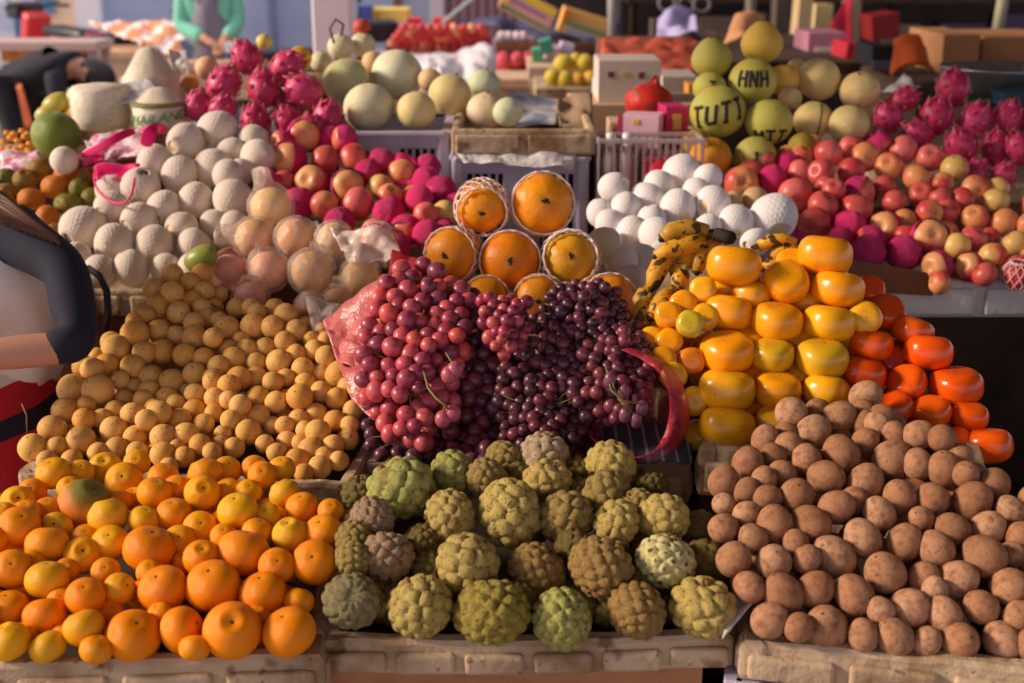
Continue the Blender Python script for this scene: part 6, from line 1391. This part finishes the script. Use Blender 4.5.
sbox('white_cup', at(230, 47, 8.95), (.06, .06, .07), plain('cupwhite', (232, 232, 236)), 'white cup by the hand of the person in teal', 'cup')
far_table(150, 262, 62, 8.9, 'stall table in front of the person in teal', M['cardpale'], depth=.2)
# person in black bending over
bp = at(45, 95, 8.0); blk = plain('black_jacket', (36, 34, 42), .8)
person('person in a black jacket bending far forward beside the orange goods, upper left', (bp.x, bp.y, 0),
    dict(pelvis=(-.20, 0, .80), chest=(.13, -.03, .93), neck=(.25, -.05, .91), head=(.335, -.08, .86), lsh=(.14, -.19, .90), lel=(.17, -.24, .64), lwr=(.30, -.22, .44), rsh=(.14, .14, .92), rel=(.20, .14, .66), rwr=(.34, .10, .48),
         lhip=(-.22, -.09, .76), lkn=(-.14, -.10, .42), lan=(-.26, -.09, .08), rhip=(-.22, .09, .76), rkn=(-.12, .10, .42), ran=(-.24, .10, .08)), dict(top=blk, low=plain('black_trousers', (30, 28, 34), .8), hair=plain('dark_hair', (30, 26, 30), .5), sleeve=.95, hk=-.1, col=.085), faced=Vector((.55, -.35, -.75)).normalized())
sheet('orange_strap', [(17, 86, 7.7), (22, 84, 7.7), (34, 128, 7.7), (26, 130, 7.7)], 8, R_('ostrap', (200, 96, 50)), 'orange strap hanging behind the arm of the bending person', 'strap', amp=.01, th=.01)
# seller at the left edge, turned towards her goods
navy = plain('navy_cardigan', (30, 32, 50), .85)
def bands(name, stops):
    m = bpy.data.materials.new(name); m.use_nodes = True; nt = m.node_tree; bs = nt.nodes['Principled BSDF']; bs.inputs['Roughness'].default_value = .85
    tc = nt.nodes.new('ShaderNodeTexCoord'); sx = nt.nodes.new('ShaderNodeSeparateXYZ'); nt.links.new(tc.outputs['Object'], sx.inputs[0])
    ad = nt.nodes.new('ShaderNodeMath'); ad.operation = 'MULTIPLY_ADD'; nt.links.new(sx.outputs[0], ad.inputs[0]); ad.inputs[1].default_value = -.22; nt.links.new(sx.outputs[2], ad.inputs[2])
    cr = nt.nodes.new('ShaderNodeValToRGB'); cr.color_ramp.interpolation = 'CONSTANT'; e = cr.color_ramp.elements
    while len(e) > 1: e.remove(e[-1])
    e[0].position = 0; e[0].color = stops[0][1]
    for p, c in stops[1:]: k = e.new(p); k.color = c
    nt.links.new(ad.outputs[0], cr.inputs[0]); nt.links.new(cr.outputs[0], bs.inputs['Base Color']); return m
fx = -1.02; fy = 2.24
fskirt = bands('banded_garment', [(0, rgb(188, 26, 44)), (.775, rgb(32, 30, 46)), (.812, rgb(188, 26, 44)), (.865, rgb(226, 214, 210))])
root = empty('person', (fx, fy, 0), 'person in a navy cardigan, white blouse and red banded skirt at the left edge', 'person')
V = Vector
def W2(u, v, t): p = at(u, v, t); return p - V((fx, fy, 0))
sh, md_, el, wr = W2(-8, 222, 2.30), W2(66, 268, 2.20), W2(80, 346, 2.12), W2(-30, 357, 2.08)
N = {'pelvis': (V((-.12, .02, .62)), (.17, .14)), 'belly': (V((-.07, .02, .86)), (.15, .12)), 'chest': (V((-.04, .03, 1.08)), (.15, .12)), 'neck': (V((-.06, .0, 1.29)), .05), 'head': (V((-.07, -.04, 1.42)), .085), 'crown': (V((-.07, -.03, 1.49)), .06),
     'sh': (sh, .046), 'mid': (md_, .030), 'el': (el, .030), 'fm': (el.lerp(wr, .5), .030), 'wr': (wr, .028), 'sh2': (V((-.25, .0, 1.17)), .058), 'el2': (V((-.32, -.08, .93)), .045), 'wr2': (V((-.22, -.28, .92)), .028),
     'hp': (V((-.02, -.04, .56)), .10), 'kn': (V((.04, -.30, .54)), .07), 'an': (V((.02, -.30, .10)), .042), 'toe': (V((.03, -.44, .05)), .036), 'hp2': (V((-.22, -.04, .56)), .10), 'kn2': (V((-.26, -.30, .54)), .07), 'an2': (V((-.26, -.30, .10)), .042), 'toe2': (V((-.27, -.44, .05)), .036)}
E = chain('pelvis', 'belly', 'chest', 'neck', 'head', 'crown') + chain('chest', 'sh', 'mid', 'el', 'fm', 'wr') + chain('chest', 'sh2', 'el2', 'wr2') + chain('pelvis', 'hp', 'kn', 'an', 'toe') + chain('pelvis', 'hp2', 'kn2', 'an2', 'toe2')
for tagk, w_, e_ in (('a', 'wr', 'el'), ('b', 'wr2', 'el2')):
    wv, ev = N[w_][0], N[e_][0]; d = (wv - ev).normalized(); pd = d.cross(V((0, 0, 1))).normalized(); nn = pd.cross(d); palm = wv + d * .07; N['palm' + tagk] = (palm, (.036, .016)); E.append((w_, 'palm' + tagk))
    for i, (off, ln) in enumerate(((-.027, .062), (-.009, .075), (.009, .07), (.027, .055))):
        p = palm + pd * off + d * .022; ks = [tagk + 'f%d%d' % (i, j) for j in range(3)]; N[ks[0]] = (p, .0095); N[ks[1]] = (p + d * ln * .5 - nn * .006, .009); N[ks[2]] = (p + d * ln * .9 - nn * .026, .0075); E += [('palm' + tagk, ks[0])] + chain(*ks)
    t = wv + d * .03 + pd * .03; ks = [tagk + 't%d' % j for j in range(3)]; N[ks[0]] = (t, .012); N[ks[1]] = (t + d * .035 + pd * .018, .010); N[ks[2]] = (t + d * .062 + pd * .014 - nn * .01, .008); E += [(w_, ks[0])] + chain(*ks)
skinmesh('body', N, E, SKIN, root)
blouse = mat('white_checked_blouse', rgb(244, 236, 230), rough=.85, stripes=(9, rgb(240, 234, 232), 'DIAGONAL', .8, .95), bump=(8, .3, .05))
link('blouse', ball('blouse', lambda th, ph: (.02 + .175 * np.sin(th) * np.cos(ph) * (1 + .03 * np.sin(9 * ph)) * (1 - .18 * np.cos(th)), .01 + .135 * np.sin(th) * np.sin(ph) * (1 + .03 * np.sin(9 * ph)), 1.0 + .20 * np.cos(th)), blouse, 54, 30), parent=root)
skinmesh('skirt', {'a': (V((.0, -.02, .84)), (.22, .17)), 'b': (V((.0, -.05, .66)), (.26, .21)), 'c': (V((-.02, -.10, .45)), (.27, .24)), 'd': (V((-.02, .0, .93)), (.18, .14))}, [('a', 'b'), ('b', 'c'), ('a', 'd')], fskirt, root, grow=.0)
back = V((-.02, .05, 1.12))
skinmesh('cardigan', {'sh': (sh, .060), 'mid': (md_, .042), 'el': (el, .040), 'cuff': (el.lerp(wr, .38), .037), 'back': (V((-.06, .09, 1.14)), (.14, .07)), 'sh2': (V((-.25, .02, 1.18)), .072), 'el2': (V((-.32, -.08, .93)), .056), 'cuff2': (V((-.28, -.16, .93)), .05), 'hem': (V((-.05, .10, .92)), (.15, .07))},
         chain('sh', 'mid', 'el', 'cuff') + [('sh', 'back'), ('back', 'hem'), ('back', 'sh2')] + chain('sh2', 'el2', 'cuff2'), navy, root, grow=.0)
hairm = plain('brown_hair', (92, 56, 40), .5)
bm = BM(); bmesh.ops.create_icosphere(bm, subdivisions=4, radius=1.0)
for v in bm.verts:
    d = v.co.copy(); rr = .108 if (d.y > -.35 or d.z > .5) else .084; v.co = V((-.07, -.04, 1.46)) + d * rr
for k in range(26):
    a = k / 26; p0 = W2(-70 + 10 * a, 170 + 20 * math.sin(k), 2.28); p1 = W2(-20 + 30 * a, 204 + 5 * math.sin(k), 2.24 - .04 * a); p2 = W2(6 + 56 * a, 222 + 20 * a + 3 * math.sin(k * 2.1), 2.20 - .05 * a)
    tube(bm, [V((-.05, .02, 1.45)), p0, p1, p2], .010, 6, r1=.004)
link('hair', fin(bm, 'hair', hairm, True), parent=root)
for s in (-1, 1): bm = BM(); bmesh.ops.create_uvsphere(bm, u_segments=12, v_segments=8, radius=.011, matrix=Matrix.Translation((-.07 + s * .032, -.122, 1.44))); link('eye', fin(bm, 'eye', M['eyedark'] if 'eyedark' in M else SKIN, True), parent=root)
bm = BM(); tube(bm, [(-.07, -.12, 1.44), (-.07, -.145, 1.41), (-.07, -.125, 1.40)], .010, 8); link('nose', fin(bm, 'nose', SKIN, True), parent=root)
bm = BM(); tube(bm, [(-.095, -.122, 1.38), (-.07, -.128, 1.379), (-.045, -.122, 1.38)], .006, 6); link('mouth', fin(bm, 'mouth', M['lips'], True), parent=root)
# her low stool
root = empty('stool', (fx - .10, fy + .02, 0), 'low wooden stool under the person at the left edge', 'stool')
bm = BM(); rbox(bm, V((0, 0, .43)), (.36, .34, .04), .01, 2); link('seat', fin(bm, 'seat', M['wood']), parent=root)
for x in (-.14, .14):
    for y in (-.13, .13): bm = BM(); rbox(bm, V((x, y, .205)), (.04, .04, .41), .004, 1); link('leg', fin(bm, 'leg', M['wood']), parent=root)
bm = BM(); tube(bm, [at(88, 268, 2.42), at(100, 276, 2.40), at(107, 292, 2.38), at(108, 312, 2.37), at(104, 332, 2.37)], .007, 8); tag(link('bag_handle', fin(bm, 'bag_handle', plain('darkgrey_plastic', (52, 46, 46), .4), True)), 'dark grey curved handle behind the navy sleeve', 'handle')
# motorbikes at the back
def motorbike(x, y, yaw, label, tailc, bodyc):
    root = empty('motorbike', (x, y, 0), label, 'motorbike', rz=yaw); dk = plain('bike_black', (34, 34, 40), .35); bc = plain('bike%d%d%d' % bodyc, bodyc, .3)
    for xx in (-.62, .62):
        bm = BM(); tube(bm, [(xx + .27 * math.cos(a), 0, .30 + .27 * math.sin(a)) for a in np.linspace(0, 6.2832, 33)], .045, 10, cap=False); w = link('wheel', fin(bm, 'wheel', dk, True), parent=root)
        bm = BM()
        for k in range(6): a = k * math.pi / 3; tube(bm, [(xx, 0, .30), (xx + .25 * math.cos(a), 0, .30 + .25 * math.sin(a))], .009, 6)
        link('spokes', fin(bm, 'spokes', plain('bike_metal', (150, 150, 156), .3), True), parent=w)
    for nm, c, s, mm, ry in (('engine', (0, 0, .38), (.36, .22, .26), M['bike_metal'], 0), ('body_panel', (-.05, 0, .60), (.95, .22, .20), bc, .08), ('seat', (-.22, 0, .80), (.72, .24, .10), dk, -.04), ('front_fairing', (.50, 0, .74), (.16, .26, .48), bc, -.35), ('rear_mudguard', (-.62, 0, .62), (.40, .14, .06), dk, .2), ('tail_light', (-.66, 0, .78), (.06, .20, .09), plain('tail_red', tailc, .3), 0), ('basket', (.66, 0, .98), (.26, .30, .16), dk, 0)):
        bm = BM(); rbox(bm, V((0, 0, 0)), s, .04, 3); o = link(nm, fin(bm, nm, mm, True), parent=root); o.location = c; o.rotation_euler = (0, ry, 0)
    bm = BM(); tube(bm, [(.38, -.34, 1.02), (.46, -.18, 1.04), (.48, 0, 1.0), (.46, .18, 1.04), (.38, .34, 1.02)], .016, 8); hb = link('handlebar', fin(bm, 'handlebar', dk, True), parent=root)
    for s in (-1, 1):
        bm = BM(); tube(bm, [(.46, s * .24, 1.04), (.46, s * .30, 1.22)], .007, 6); rbox(bm, V((.46, s * .32, 1.26)), (.03, .13, .09), .02, 2); link('mirror', fin(bm, 'mirror', dk, True), parent=root)
    bm = BM(); tube(bm, [(.62, .07, .30), (.48, .05, .98)], .022, 8); tube(bm, [(.62, -.07, .30), (.48, -.05, .98)], .022, 8); link('fork', fin(bm, 'fork', M['bike_metal'], True), parent=root)
p = at(292, 30, 9.8); motorbike(p.x + .02, p.y, .25, 'black motorbike parked by the pillar, red light on its tail', (214, 40, 60), (60, 30, 36))
p = at(60, 30, 12.5); motorbike(p.x, p.y, 2.4, 'dark motorbike with red and white fairing at the upper left', (214, 40, 60), (206, 60, 64))
p = at(125, 48, 11.2); motorbike(p.x, p.y + .4, .4, 'dark motorbike half hidden behind the bending person', (190, 40, 60), (50, 60, 80))

# ================================================================ the market hall
def struct(name, c, s, m, bev=0, rz=0):
    bm = BM(); rbox(bm, V((0, 0, 0)), s, bev, 1); o = link(name, fin(bm, name, m)); o.location = c; o.rotation_euler = (0, 0, rz); o['kind'] = 'structure'; return o
struct('floor', (0, 6, -.05), (16, 20, .1), mat('concrete_floor', rgb(150, 136, 124), rough=.9, var=(1.2, rgb(116, 104, 96), .4, .7)))
WY = 14.2
def wseg(name, u0, u1, m, y=WY, z0=0, z1=3.6, th=.12):
    x0, x1 = (u0 - 512) / FX * y / .9958, (u1 - 512) / FX * y / .9958; return struct(name, ((x0 + x1) / 2, y + th / 2, (z0 + z1) / 2), (x1 - x0, th, z1 - z0), m)
wseg('wall_shop', -170, 34, mat('pale_shop_wall', rgb(216, 220, 230), rough=.8, stripes=(.5, rgb(186, 194, 210), 'Z', .5, .6)))
wseg('wall_cream', 34, 90, plain('cream_wall', (240, 214, 180), .8))
wseg('trim_1', 90, 114, plain('white_trim', (238, 236, 240), .7), y=14.0)
wseg('wall_back', 114, 440, mat('blue_painted_wall', rgb(172, 186, 212), rough=.75, var=(.8, rgb(152, 168, 200), .4, .7)))
wseg('trim_2', 276, 281, plain('grey_trim', (120, 132, 160), .7), y=14.1)
wseg('trim_3', 398, 406, plain('brown_trim', (120, 84, 84), .7), y=14.0)
wseg('trim_4', 432, 446, plain('pale_trim', (206, 200, 206), .7), y=13.9)
wseg('door_1', 446, 520, mat('rolling_shutter', rgb(168, 128, 130), rough=.6, stripes=(3.2, rgb(110, 80, 88), 'X', .5, .7)), y=14.0)
wseg('wall_shaded', 520, 1400, mat('back_wall_shade_tone', rgb(66, 56, 58), rough=.9, var=(1.5, rgb(40, 34, 38), .35, .65)), y=11.5)  # albedo kept dark in place of the shade under the roof
struct('pillar', (at(339, 0, 6.9).x, 6.9, 1.8), (.20, .20, 3.6), plain('pink_white_pillar', (232, 212, 216), .7), .01)
struct('pillar', (at(612, 0, 9.0).x + .12, 10.6, 1.8), (.10, .2, 3.6), plain('grey_pillar', (110, 104, 104), .7), .01)
# window-like boards on the street wall
for k, (u0, u1, z0, z1, c) in enumerate(((36, 52, 1.0, 1.5, (206, 190, 220)), (56, 70, .9, 1.2, (90, 130, 170)), (30, 48, .55, .85, (70, 110, 150)))): wseg('window_%d' % (k + 1), u0, u1, plain('board%d' % k, c, .5), y=14.08, z0=z0, z1=z1, th=.06)
struct('roof', (4.4, 8.9, 3.2), (7.4, 6.6, .08), plain('roof_sheet', (120, 116, 116), .8))  # unseen roof, added to darken the back right
struct('roof', (2.6, 1.4, 2.9), (10.4, 8.2, .06), M['roof_sheet'])  # unseen roof, added to keep sky light off the front stall
slot_crate(Matrix.Translation((1.10, 2.12, 0)) @ Matrix.Rotation(-.12, 4, 'Z'), .34, .30, .93, TZ + .002, 'dim grey crate in the shade at the right edge, under the apples', m='greycr' if M.setdefault('greycr', mat('shaded_lilac_crate', rgb(60, 54, 60), rough=.5)) else '')  # a faint lilac crate, its shade put into this dark grey

# ================================================================ light and camera
def sun(name, d, e, col, ang):
    l = bpy.data.lights.new(name, 'SUN'); l.energy = e; l.color = col; l.angle = math.radians(ang); o = bpy.data.objects.new(name, l); COL.objects.link(o)
    o.rotation_euler = Vector(d).to_track_quat('-Z', 'Y').to_euler(); return o
sun('daylight_left', (.90, .07, -.42), 3.9, (1.0, .81, .62), 12)
sun('daylight_right', (-.72, .38, -.50), .45, (.85, .82, 1.0), 16)
w = bpy.data.worlds.new('world'); SC.world = w; w.use_nodes = True
w.node_tree.nodes['Background'].inputs[0].default_value = (.82, .74, .84, 1); w.node_tree.nodes['Background'].inputs[1].default_value = .9
cam = bpy.data.cameras.new('camera'); co = bpy.data.objects.new('camera', cam); COL.objects.link(co); SC.camera = co
co.location = EYE; co.rotation_euler = (math.pi / 2 - PITCH, 0, 0); cam.lens = 45; cam.sensor_width = 36; cam.clip_end = 100
cam.dof.use_dof = True; cam.dof.focus_distance = 1.95; cam.dof.aperture_fstop = 4.2
vs = SC.view_settings; vs.view_transform = 'Standard'; vs.look = 'None'; vs.gamma = 1; vs.use_curve_mapping = False; vs.exposure = 0.22
SC.cycles.max_bounces = 6; SC.cycles.transparent_max_bounces = 12; SC.cycles.use_denoising = True
